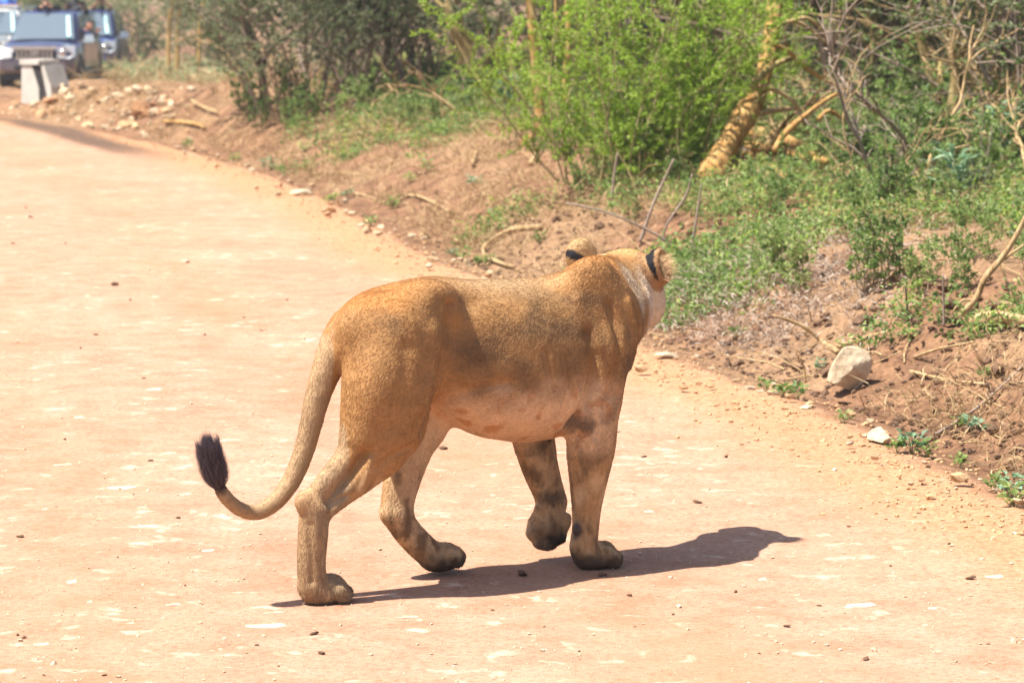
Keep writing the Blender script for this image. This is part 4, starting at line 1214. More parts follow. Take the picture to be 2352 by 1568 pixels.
# ------------------------------------------------------------------ the broken leaning trunk and loose branches
def limb(name, pts3, r0, r1, mat, parent=None, n=8, m=16):
    Q = catmull(pts3, m); rr = np.linspace(r0, r1, m) * (1 + .16 * vnoise(Q * 9 + 5, 2) + .10 * vnoise(Q * 31, 4))
    v, f = tube_arrays(Q, rr, n)
    return link(name, mesh_from(name, v, f), mat, parent)
F0 = hit(1640, 430); FY = F0[1]; fp = F_PX / FY
ft = empty('broken_tree', F0); tag(ft, 'broken yellow-orange trunk leaning out of the bush with splayed stripped branches', 'tree')
def fb(name, pts, r0, r1, mat, dy=0.0, slope=.15, lying=None):
    Q = np.array([hit(x, y) + np.array([-.02, -.10, lying]) for x, y in pts]) - F0 if lying else np.array([at_depth(x, y, FY + dy + slope * i) for i, (x, y) in enumerate(pts)]) - F0
    return limb(name, Q, r0 / fp, r1 / fp, MATS[mat], ft)
fb('trunk', [(1630, 420), (1652, 370), (1690, 300), (1735, 225), (1765, 130), (1778, 20), (1790, -60)], 36, 14, 'bark_orange', 0, .24)
fb('branch', [(1648, 392), (1690, 352), (1745, 345), (1810, 362), (1875, 400)], 17, 12, 'bark_orange', lying=.15)
fb('branch', [(1650, 400), (1700, 368), (1770, 378), (1850, 396), (1900, 408)], 14, 9, 'bark_orange', lying=.12)
fb('branch', [(1622, 408), (1660, 392), (1690, 378)], 14, 10, 'bark_orange', lying=.11)
fb('branch', [(1715, 380), (1755, 400), (1800, 428), (1822, 442)], 10, 5, 'bark_orange', lying=.09)
fb('branch', [(1690, 278), (1740, 262), (1790, 252), (1832, 250)], 9, 5, 'twig_tan', .45)
fb('branch', [(1780, 345), (1800, 310), (1850, 265), (1910, 222), (1960, 208)], 8, 4, 'bark_orange', -.2, .1)
fb('branch', [(1762, 96), (1810, 118), (1850, 155), (1905, 190), (1965, 215)], 7, 4, 'bark_orange', .5, .1)
fb('branch', [(1745, 195), (1790, 212), (1828, 240), (1848, 290), (1866, 325)], 6, 4, 'twig_tan', .45, .05)
fb('branch', [(1770, 62), (1815, 50), (1852, 60), (1888, 92), (1905, 105)], 6, 3, 'twig_tan', .6, .05)
fb('branch', [(1820, 48), (1852, 42), (1880, 60), (1900, 92)], 5, 3, 'twig_tan', .25, .05)
fb('branch', [(1880, 275), (1905, 255), (1945, 278), (1985, 282)], 6, 4, 'bark_orange', .2, .05)
fb('branch', [(1730, 190), (1780, 150), (1830, 130)], 8, 5, 'bark_olive', .6, .05)

def ground_stick(label, pts, r, mat, lift=0.0, up=None, group=None, name='fallen_branch', forks=()):
    """a stick lying on the ground through these pixels; up = pixels that rise in the plane of the last ground point"""
    Q = [hit(x, y) + np.array([0, 0, r * .7 + lift]) for x, y in pts]
    if up: Q += [at_depth(x, y, Q[-1][1] - .02 * i) for i, (x, y) in enumerate(up)]
    o = empty(name, Q[0] - np.array([0, 0, r * .7 + lift])); tag(o, label, 'stick', group)
    B0 = np.array(o.location)
    limb('stem', np.array(Q) - B0, r, r * .55, MATS[mat], o, 7, 18)
    for fk, fr in forks:
        q = [at_depth(x, y, Q[min(i, len(Q) - 1)][1]) for i, (x, y) in enumerate(fk)]
        limb('fork', np.array(q) - B0, fr, fr * .5, MATS[mat], o, 6, 8)
    return o
G = ground_stick
G('bent tan root looping out of the brown soil behind the lioness', [(1242, 530), (1180, 535), (1140, 552), (1112, 575), (1112, 592), (1138, 608), (1180, 622)], .021, 'twig_tan', .012)
G('dark curved stick lying on the bare soil left of the bent root', [(930, 455), (965, 460), (1005, 478), (1048, 502)], .014, 'twig_tan', .02)
G('thin arched stick on the soil beside the pale stone slab', [(765, 449), (815, 449), (860, 462), (902, 478)], .011, 'twig_tan', .012)
G('short stick on the soil below the grassy bank', [(720, 402), (770, 400), (832, 405)], .014, 'twig_tan', .01)
G('short forked twig joining the curved stick on the soil', [(905, 470), (920, 462), (935, 456)], .012, 'twig_tan', .01)
G('long brown branch end pointing down at the big pale stone', [(1925, 812), (1893, 792)], .014, 'twig_tan', .0, [(1850, 752), (1805, 733), (1775, 724)])
G('brown root lying along the bank above the big pale stone', [(1925, 802), (1990, 782), (2045, 766)], .015, 'twig_tan', .005)
G('thin greenish stick slanting behind the lioness\'s head', [(1560, 578)], .010, 'twig_grey', .0, [(1500, 535), (1400, 490), (1300, 466)])
G('grey bare stalk standing upright in the dry grass under the bright bush', [(1404, 470)], .012, 'twig_grey', 0, [(1410, 410), (1418, 352)])
G('tall grey bare stalk leaning right below the bright bush', [(1470, 560)], .013, 'twig_grey', 0, [(1500, 470), (1548, 365)])
G('grey stalk bending over behind the lioness\'s right ear', [(1520, 580)], .010, 'twig_grey', 0, [(1530, 520), (1575, 450), (1590, 400)])
G('pale stick poking up left of the broken trunk', [(1585, 590)], .010, 'twig_grey', 0, [(1600, 500), (1612, 420)])
G('bare tan branch arching down through the leaves by the pale log', [(2188, 742)], .020, 'twig_tan', 0, [(2240, 688), (2262, 640), (2300, 595), (2335, 540), (2365, 480)], forks=[([(2262, 640), (2300, 600), (2352, 562)], .010), ([(2240, 690), (2210, 690), (2185, 720)], .008), ([(2300, 610), (2312, 650), (2320, 690)], .008)])
G('pale stripped log lying among the leaves under the bare tan branch', [(2238, 762), (2300, 752), (2380, 764)], .042, 'twig_tan', .02, name='log')
G('thin upright stalk among green leaves above the soil bank', [(2168, 752)], .007, 'twig_grey', 0, [(2167, 690), (2166, 630)])
G('thin dark stalk among green leaves right of the grey weeds', [(2086, 745)], .007, 'bark_dark', 0, [(2083, 700), (2080, 660)])
G('thin twig across the clods of the bank above the gravel edge', [(2150, 1010), (2230, 960), (2300, 900), (2352, 850)], .008, 'twig_grey', .02)
G('pale twig lying over the bank near the leafy weeds', [(2090, 860), (2180, 880), (2270, 890)], .008, 'twig_tan', .01)
G('short pale stick standing in the bank left of the big pale stone', [(1850, 880)], .007, 'twig_tan', 0, [(1846, 845), (1838, 820)])
G('thin root hanging down the bank right of the big pale stone', [(2100, 830), (2160, 810), (2240, 795)], .009, 'twig_tan', .015)
G('reddish branch leaning on the rubble near the grassy bank', [(378, 292), (440, 296), (470, 306)], .03, 'bark_orange', .05)
G('pale bent branch in the scrub at the top of the rubble', [(440, 245), (470, 262), (500, 272)], .025, 'twig_tan', .06)
G('thick orange fallen branch at the foot of the slim yellow trunk', [(1200, 350), (1235, 330), (1290, 318), (1350, 308)], .038, 'bark_orange', .05)
G('broken stub of branch below the thick orange fallen one', [(1218, 385), (1232, 362), (1245, 348)], .02, 'twig_tan', .02)
G('small dark stump stick on the dry slope under the crooked trunk', [(1085, 388), (1092, 365), (1096, 345)], .02, 'twig_tan', .03)
# thorny branches that hang before the dark thicket on the right
def hanging(label, pts, Y, r, mat):
    Q = np.array([at_depth(x, y, Y) for x, y in pts]); foot = Q[0]
    o = empty('hanging_branch', foot); tag(o, label, 'branch')
    limb('stem', Q - foot, r, r * .5, MATS[mat], o, 6, 18)
    rng = np.random.default_rng(len(label))
    C = catmull(Q - foot, 40)
    for j in range(34):
        p = C[rng.integers(3, 39)]; v, f = tube_arrays([p, p + rng.normal(0, .09, 3) + np.array([0, 0, -.02])], [r * .24, r * .08], 4)
        link('twig', mesh_from('twig', v, f), MATS[mat], o)
hanging('long thorny grey branch hanging down in front of the thicket', [(2322, -260), (2318, -40), (2305, 60), (2270, 170), (2250, 240), (2238, 285)], 24, .020, 'twig_grey')
hanging('thin thorny branch hanging beside the long grey one', [(2350, -260), (2345, -20), (2330, 90), (2338, 200), (2350, 300), (2356, 390)], 23.5, .014, 'twig_grey')
hanging('thin purple-brown vine dangling before the fallen branches', [(1920, -240), (1914, -20), (1908, 80), (1930, 170), (1950, 270), (1955, 385)], 22.5, .010, 'twig_grey')
hanging('bare grey branch sweeping across the thicket top beside the forked tree', [(2110, -220), (2200, -40), (2260, 30), (2330, 45), (2380, 70)], 25, .018, 'twig_tan')

# bare dead branches caught in the front of the thicket
deadp = []
for k in range(4):
    rng = np.random.default_rng(610 + k); st = Sticks(6)
    main, _ = wander((0, 0, 0), (rng.normal(0, .5), rng.normal(0, .3), 1.0), 1.5, 9, rng, .22, -.02); st.add(main, .020, .006)
    for j in range(9):
        i = rng.integers(1, 9); d_ = unit(main[i] - main[i - 1]) + rng.normal(0, .7, 3)
        sb, _ = wander(main[i], d_, rng.uniform(.3, .8), 5, rng, .25); st.add(sb, .010, .003)
        for q in range(3):
            i2 = rng.integers(1, 5); s3, _ = wander(sb[i2], unit(sb[i2] - sb[i2 - 1]) + rng.normal(0, .7, 3), rng.uniform(.12, .35), 3, rng, .3); st.add(s3, .0045, .0015)
    deadp.append(st.mesh('dead_branch'))
rd2 = np.random.default_rng(62)
for i in range(34):
    if i < 24: x, y = rd2.uniform(1660, 2350), rd2.uniform(255, 470)
    else: x, y = rd2.uniform(560, 1140), rd2.uniform(200, 290)
    if 2120 < x < 2260: x += 150
    p = hit(x, y); o = link('dead_branch', deadp[i % 4]); o.location = p - np.array([0, 0, .03])
    o.rotation_euler = (rd2.normal(0, .55), rd2.normal(0, .55), rd2.uniform(0, 6.28)); s_ = rd2.uniform(.45, 1.0); o.scale = (s_,) * 3
    if len(o.data.materials) == 0: o.data.materials.append(MATS['twig_tan'])
    o.material_slots[0].link = 'OBJECT'; o.material_slots[0].material = MATS['twig_tan' if i % 3 else 'twig_grey']
    tag(o, 'bare dead branch with fine twigs leaning in the shrubs at the thicket edge' if i < 24 else 'bare dead branch with fine twigs under the grey-green thorn bushes', 'branch', 'dead branches at the thicket edge' if i < 24 else 'dead branches under the thorn bushes')
# ------------------------------------------------------------------ stones
mS, n, l, b = new_mat('stone', .85, .25)
tc = n.new('ShaderNodeTexCoord'); oi = n.new('ShaderNodeObjectInfo')
ns = noise(n, l, 5, 6, .65, tc.outputs['Object']); nf = noise(n, l, 40, 4, .6, tc.outputs['Object'])
r1 = ramp(n, [(.3, (.34, .25, .17)), (.5, (.56, .43, .29)), (.7, (.70, .60, .46))]); l.new(ns.outputs['Fac'], r1.inputs['Fac'])
r2 = ramp(n, [(0, (.62, .33, .16)), (.35, (.9, .72, .5)), (.7, (.85, .85, .85)), (1, (1, .95, .85))]); l.new(oi.outputs['Random'], r2.inputs['Fac'])
l.new(mix(n, l, .8, r1.outputs['Color'], r2.outputs['Color'], 'MULTIPLY'), b.inputs['Base Color'])
bump(n, l, nf.outputs['Fac'], .6, .01, b)
simple_mat('clod', (.075, .045, .03), (.20, .12, .075), 30, .95, .1, .6, .004, 'Object')
def rock_mesh(seed, sub=2, rough=.35, flat=(1, .8, .62)):
    bm = bmesh.new(); bmesh.ops.create_icosphere(bm, subdivisions=sub, radius=1.0)
    v = np.array([x.co[:] for x in bm.verts])
    rng = np.random.default_rng(seed)
    for _ in range(12):                                  # chip flat facets
        nrm = unit(rng.normal(size=3)); lim = rng.uniform(.42, .78)
        over = np.maximum(v @ nrm - lim, 0); v -= over[:, None] * nrm
    v *= (1 + rough * .45 * fbm(v * 1.6 + seed, seed, 3))[:, None]
    v *= np.array(flat)
    for x, c in zip(bm.verts, v): x.co = c
    me = bpy.data.meshes.new('stone'); bm.to_mesh(me); bm.free()
    me.materials.append(MATS['stone'])
    return me
rocks = [rock_mesh(400 + k) for k in range(7)]
def stone(label, x, y, wpx, hpx=None, group=None, proto=None, rz=None, sink=.25, name='stone'):
    p = hit(x, y); ppm = F_PX / p[1]; w = wpx / ppm / 2; h = (hpx or wpx * .6) / ppm / 2
    me = rocks[(int(x) * 7 + int(y)) % 7] if proto is None else proto
    o = link(name, me); o.location = p + np.array([0, 0, h * (1 - 2 * sink)])
    o.scale = (w, w * random.uniform(.7, 1.0), h / .62); o.rotation_euler = (random.uniform(-.2, .2), random.uniform(-.2, .2), random.uniform(0, 6.28) if rz is None else rz)
    tag(o, label, 'stone', group)
    return o
simple_mat('pale_stone', (.40, .30, .19), (.60, .49, .34), 3, .9, .2, .5, .02)
big = rock_mesh(451, 4, .3, (1, .7, .62)); slab = rock_mesh(460, 3, .4, (1, .8, .3))
for q_ in (big, slab): q_.materials.clear(); q_.materials.append(MATS['pale_stone'])
o = stone('big pale angular stone standing in the brown bank', 1938, 902, 150, 122, proto=big, rz=.5, sink=.12); o.rotation_euler = (.2, -.5, .4)
stone('pale half-buried stone at the gravel edge above green weeds', 2028, 1022, 100, 56, proto=big, rz=2.0, sink=.2)
stone('flat pale stone slab with a dark underside at the road edge', 690, 448, 82, 34, proto=slab, rz=.3)
stone('pinkish flat stone at the road edge beyond the lioness\'s chest', 1530, 822, 84, 36, proto=slab, rz=.1)
stone('small reddish-brown block at the road edge below a white stone', 838, 536, 30, 26)
stone('small white stone at the road edge by the reddish block', 832, 522, 36, 16)
stone('small white stone lower down the slope from the flat pale slab', 760, 486, 34, 22)
stone('yellowish oblong stone on the bare soil behind the lioness\'s back', 975, 545, 36, 26)
stone('round grey stone by the leafy weeds at the road edge', 1072, 610, 20, 26)
stone('yellow stone block at the gravel edge below the big pale stone', 1775, 908, 40, 22)
stone('ochre stone block next to the yellow one at the gravel edge', 1722, 895, 36, 20)
stone('pale stone lying on the gravel shoulder behind the raised bank', 1850, 940, 50, 24, proto=slab)
stone('tan wedge stone on the scrub slope under the dark trunks', 668, 262, 62, 34)
stone('round pinkish stone in the shade under the thorn bushes', 772, 212, 34, 36, sink=.05)
stone('white stones half hidden in scrub above the rubble', 490, 130, 34, 26)
stone('white stone lying on the dry slope under the crooked trunk', 965, 402, 40, 14, proto=slab)
stone('brown stone block jutting from the rubble at the road corner', 335, 318, 34, 26)
stone('large pale boulder half buried in the rubble heap', 325, 262, 76, 56, sink=.3)
stone('pale flat rock on top of the rubble beside the second blue car', 285, 186, 66, 20, proto=slab)
stone('white slab lying on stones near the blue car\'s front wheel', 185, 196, 32, 14, proto=slab)
rr_ = np.random.default_rng(91); placed = 0
while placed < 285:                                     # rubble heap
    x = rr_.uniform(0, 440); y = rr_.uniform(188, 330)
    lo = 205 + max(0, (130 - x)) * .22; hi = 268 + .13 * x
    if not (lo < y < hi): continue
    w = min(46, 8 + rr_.exponential(11))
    stone('loose tan and white rubble stone heaped beside the road bend', x, y, w, w * rr_.uniform(.45, .8), 'rubble stones by the road bend'); placed += 1
placed = 0
while placed < 280:                                     # loose stones along the gravel shoulder
    Y = 11.2 * (40 / 11.2) ** rr_.random(); q = along_edge(Y, rr_.normal(.0, .18)); px = q[0] / q[1] * F_PX + 1176
    if px < 380 or px > 2420: continue
    w = min(.05, .009 + rr_.exponential(.009) * (1 + .06 * (Y - 11))); z = zat(q[0], q[1])
    o = link('pebble', rocks[rr_.integers(7)]); o.location = (q[0], q[1], z + w * .45 + .012)
    o.scale = (w, w * .8, w * .8); o.rotation_euler = (0, 0, rr_.uniform(0, 6))
    tag(o, 'loose ochre pebble along the gravel edge of the road', 'pebble', 'pebbles along the road edge'); placed += 1
# fine gravel on the shoulder: too many to count
bm = bmesh.new(); bmesh.ops.create_icosphere(bm, subdivisions=1, radius=1.0)
iv = np.array([x.co[:] for x in bm.verts]); ifc = np.array([[v.index for v in f.verts] for f in bm.faces]); bm.free()
def gravel(name, X, Y, size, mat, label, cat, seed):
    rng = np.random.default_rng(seed); n = len(X)
    Z = height(X, Y); s_ = size * rng.lognormal(0, .45, n)
    ph = rng.uniform(0, 6.28, n); c, s = np.cos(ph), np.sin(ph)
    q = iv[None] * (1 + .25 * rng.normal(size=(n, len(iv), 1))) * s_[:, None, None] * np.array([1, .8, .6])
    v = np.stack([q[..., 0] * c[:, None] - q[..., 1] * s[:, None], q[..., 0] * s[:, None] + q[..., 1] * c[:, None], q[..., 2]], 2) + np.stack([X, Y, Z + s_ * .3], 1)[:, None]
    f = (ifc[None] + (np.arange(n) * len(iv))[:, None, None]).reshape(-1, 3)
    o = link(name, mesh_from(name, v.reshape(-1, 3), f, False), mat); tag(o, label, cat, kind='stuff')
ys = 10.8 * (42 / 10.8) ** rr_.random(5200)
q = np.array([along_edge(y, o_) for y, o_ in zip(ys, rr_.normal(-.1, .22, len(ys)))]); 
gravel('gravel', q[:, 0] + rr_.normal(0, .04, len(q)), q[:, 1] + rr_.normal(0, .04, len(q)), .0055 , MATS['stone'], 'fine ochre gravel along the edge of the road', 'gravel', 5)
ys = 7.5 * (26 / 7.5) ** rr_.random(6500); xs = ys * rr_.uniform(-.17, .17, len(ys)); k_ = edge_dist(xs, ys) < -.1
gravel('grit', xs[k_], ys[k_], .0028, MATS['stone'], 'fine grit scattered over the dirt road', 'grit', 6)
ys = 11 * (24 / 11) ** rr_.random(3200); q = np.array([along_edge(y, o_) for y, o_ in zip(ys, rr_.uniform(.25, 1.5, len(ys)))])
gravel('soil_crumbs', q[:, 0], q[:, 1], .014, MATS['clod'], 'crumbled brown earth on the bank beside the road', 'soil', 7)

# thin dead twigs strewn over the verge: too many to count
rt_ = np.random.default_rng(55); st = Sticks(4)
tx, ty = verge_points(1500, rt_, .3, 6.5); tz = height(tx, ty)
for i in range(len(tx)):
    a_ = rt_.uniform(0, 6.28); ln = rt_.uniform(.08, .45) * (1 + .02 * (ty[i] - 12)); el = abs(rt_.normal(.1, .35))
    p0 = np.array([tx[i], ty[i], tz[i] + .008]); d_ = np.array([math.cos(a_), math.sin(a_), el])
    pts, _ = wander(p0, d_, ln, 4, rt_, .16, -.04); r_ = rt_.uniform(.002, .0055)
    pts[:, 2] = np.maximum(pts[:, 2], tz[i] + .006)
    st.add(pts, r_, r_ * .5)
o = link('twig_litter', st.mesh('twig_litter'), MATS['twig_tan']); tag(o, 'thin dead twigs strewn all over the verge', 'twigs', kind='stuff')
# dark crumbs of earth and dung on the road
clods = []
for k in range(4):
    c = rock_mesh(500 + k, 2, .8, (1, .7, .55)); c.materials.clear(); c.materials.append(MATS['clod']); clods.append(c)
cl_px = [(1020, 1032, 24), (1668, 1050, 18), (1480, 1050, 14), (1197, 1322, 42), (1385, 1323, 26), (1447, 1368, 20), (723, 1457, 24), (738, 1502, 24), (265, 656, 26), (48, 1234, 24), (1990, 1515, 26), (1808, 1440, 20), (1330, 1496, 12), (2230, 1330, 30), (425, 1345, 12), (590, 1482, 12), (40, 1458, 14), (55, 1465, 16), (100, 1552, 14), (240, 1552, 16), (1130, 1402, 12), (1545, 1412, 14), (1600, 1155, 22), (1690, 1360, 16), (1880, 1392, 14), (2045, 1300, 12), (2110, 1180, 12), (300, 690, 14), (345, 1060, 16), (150, 560, 12), (70, 500, 14), (60, 478, 10), (430, 604, 14), (600, 760, 12), (470, 770, 12), (220, 770, 14), (185, 800, 10), (560, 730, 10), (700, 780, 10), (330, 870, 12), (150, 1010, 14), (30, 560, 12), (660, 690, 12), (1250, 1440, 10), (1460, 1440, 10), (1745, 1500, 10), (2270, 1480, 12), (2180, 1250, 16), (1950, 1210, 12), (2060, 1120, 12), (130, 1165, 10), (270, 1280, 10), (410, 1190, 14), (640, 1530, 12)]
for i, (x, y, w) in enumerate(cl_px):
    p = hit(x, y); ww = 1.25 * w * p[1] / F_PX / 2
    o = link('earth_clod', clods[i % 4]); o.location = p + np.array([0, 0, ww * .25]); o.scale = (ww, ww * .75, ww * .7); o.rotation_euler = (0, 0, i * 1.7)
    sp_ = {3: 'dark flat dung lump in the lioness\'s shadow behind the front paw', 8: 'dark dung lump alone on the pale stretch of road', 0: 'dark crumb of earth on the road beyond the lioness\'s belly'}
    tag(o, sp_.get(i, 'small dark crumb of earth lying on the pale dirt road'), 'clod', None if i in sp_ else 'dark crumbs of earth on the road')
# flat bleached stones worn flush with the road surface
fl_px = [(625, 1438, 130, 16), (395, 1386, 40, 10), (212, 1382, 34, 10), (545, 1360, 80, 10), (165, 1338, 40, 18), (490, 1490, 46, 12), (375, 895, 120, 12), (1950, 1392, 70, 12), (1990, 1390, 90, 14), (620, 1405, 60, 8), (110, 1170, 40, 8), (240, 1190, 56, 12), (290, 1120, 90, 10), (930, 1415, 60, 8), (1760, 1330, 50, 10), (2140, 1395, 60, 10), (480, 1265, 50, 8), (140, 1065, 50, 10), (560, 1170, 60, 8), (1830, 1365, 50, 10), (2290, 1325, 60, 12), (980, 1180, 60, 8), (1500, 1175, 60, 8), (300, 1430, 50, 10), (100, 1480, 50, 8)]
flat_mes = [rock_mesh(520 + k, 3, 2.2, (1, .9, .12)) for k in range(4)]
simple_mat('bleached_stone', (.46, .32, .20), (.66, .54, .40), 9, .9, .15, .3, .004)
for q_ in flat_mes: q_.materials.clear(); q_.materials.append(MATS['bleached_stone'])
for i, (x, y, w, h) in enumerate(fl_px):
    p = hit(x, y); ww = w * p[1] / F_PX / 2; dd_ = h * p[1] ** 2 / F_PX / CAM_H / 2
    o = link('flush_stone', flat_mes[i % 4]); o.location = p + np.array([0, 0, -.0025]); o.scale = (ww, dd_, .05); o.rotation_euler = (0, 0, .15 * math.sin(i * 3.1))
    tag(o, 'pale bleached stone worn flush with the dirt road', 'stone', 'flush stones in the road')
# ------------------------------------------------------------------ vehicles
def paint(name, c, rough=.3):
    m, n, l, b = new_mat(name, rough, .5)
    tc = n.new('ShaderNodeTexCoord'); ns = noise(n, l, 3, 5, .6, tc.outputs['Object'])
    gz_ = n.new('ShaderNodeSeparateXYZ'); l.new(tc.outputs['Object'], gz_.inputs[0])
    mr = n.new('ShaderNodeMapRange'); mr.inputs[1].default_value = 1.05; mr.inputs[2].default_value = .35; l.new(gz_.outputs[2], mr.inputs[0])
    mu = n.new('ShaderNodeMath'); mu.operation = 'MULTIPLY'; l.new(mr.outputs[0], mu.inputs[0]); l.new(ns.outputs['Fac'], mu.inputs[1])
    l.new(mix(n, l, mu.outputs[0], c, (.30, .22, .13)), b.inputs['Base Color'])      # dust thrown up on the lower panels
    b.inputs['Coat Weight'].default_value = .8; b.inputs['Coat Roughness'].default_value = .08
    return m
paint('paint_navy', (.028, .034, .105)); paint('paint_blue', (.025, .035, .17)); paint('paint_white', (.62, .62, .60))
def plain(name, c, rough=.5, metal=0.0, spec=.4):
    return simple_mat(name, c, tuple(x * .85 for x in c), 20, rough, spec, metallic=metal)
plain('car_glass', (.17, .22, .26), .08, .4, .8); plain('side_glass', (.03, .035, .04), .06, .1, .7)
plain('chrome', (.75, .75, .78), .18, .9); plain('black_trim', (.02, .02, .022), .6); plain('tyre', (.03, .028, .026), .9); plain('rim', (.38, .38, .40), .35, .7)
plain('lamp_lens', (.80, .81, .80), .2, .05, .8); plain('plate_white', (.75, .75, .72), .5); plain('sticker', (.42, .66, .66), .5); plain('red_band', (.55, .10, .07), .5); plain('interior', (.05, .045, .04), .8)
def loft(stations, close=True):
    """stations: list of rings (lists of 3D points, equal length) joined in order; ends capped"""
    n = len(stations[0]); v = np.concatenate([np.array(s, float) for s in stations]); f = []
    for i in range(len(stations) - 1):
        for j in range(n):
            k = (j + 1) % n; f.append([i * n + j, (i + 1) * n + j, (i + 1) * n + k, i * n + k])
    f.append(list(range(n))); f.append([(len(stations) - 1) * n + j for j in range(n - 1, -1, -1)])
    return v, f
def body_ring(y, w, z0, zt, ws=None, crown=.03):
    ws = ws or w * .97; zm = z0 + (zt - z0) * .5
    h = [(w * .88, z0), (w * .98, z0 + .10), (w, zm), (ws, zt - .10), (ws * .93, zt - .02), (ws * .6, zt + crown * .6), (0, zt + crown)]
    return [(-x, y, z) for x, z in h[:-1]] + [(0, y, h[-1][1])] + [(x, y, z) for x, z in h[-2::-1]]
def cab_ring(y, wb, zb, wt, zt):
    h = [(wb, zb), (wb * .5 + wt * .5, zb * .5 + zt * .5), (wt + .02, zt - .08), (wt - .06, zt - .015), (wt * .5, zt + .012)]
    return [(-x, y, z) for x, z in h] + [(x, y, z) for x, z in h[::-1]]
def lathe(profile, n=20):
    """profile (r, x) revolved round the x axis"""
    v = []; f = []
    for r, x in profile:
        for j in range(n):
            a = 2 * math.pi * j / n; v.append((x, r * math.cos(a), r * math.sin(a)))
    m = len(profile)
    for i in range(m - 1):
        for j in range(n):
            k = (j + 1) % n; f.append([i * n + j, i * n + k, (i + 1) * n + k, (i + 1) * n + j])
    f.append([j for j in range(n - 1, -1, -1)]); f.append([(m - 1) * n + j for j in range(n)])
    return v, f
def smooth_by_angle(o, ang=.6):
    me = o.data
    me.polygons.foreach_set('use_smooth', np.ones(len(me.polygons), bool))
    bmx = bmesh.new(); bmx.from_mesh(me)
    for e in bmx.edges:
        e.smooth = not (len(e.link_faces) == 2 and e.calc_face_angle(0) > ang)
    bmx.to_mesh(me); bmx.free(); return o
def part_quads(name, quads, mat, parent, thick=.012):
    """flat plates: each quad gets a thickness along its normal"""
    mb = MB()
    for q in quads:
        q = np.array(q, float); nn = np.cross(q[1] - q[0], q[2] - q[0]); nn /= np.linalg.norm(nn)
        v = np.vstack([q, q + nn * thick]); k = len(q)
        f = [list(range(k - 1, -1, -1)), list(range(k, 2 * k))] + [[i, (i + 1) % k, (i + 1) % k + k, i + k] for i in range(k)]
        mb.add(v, f)
    return mb.build(name, mat, parent)
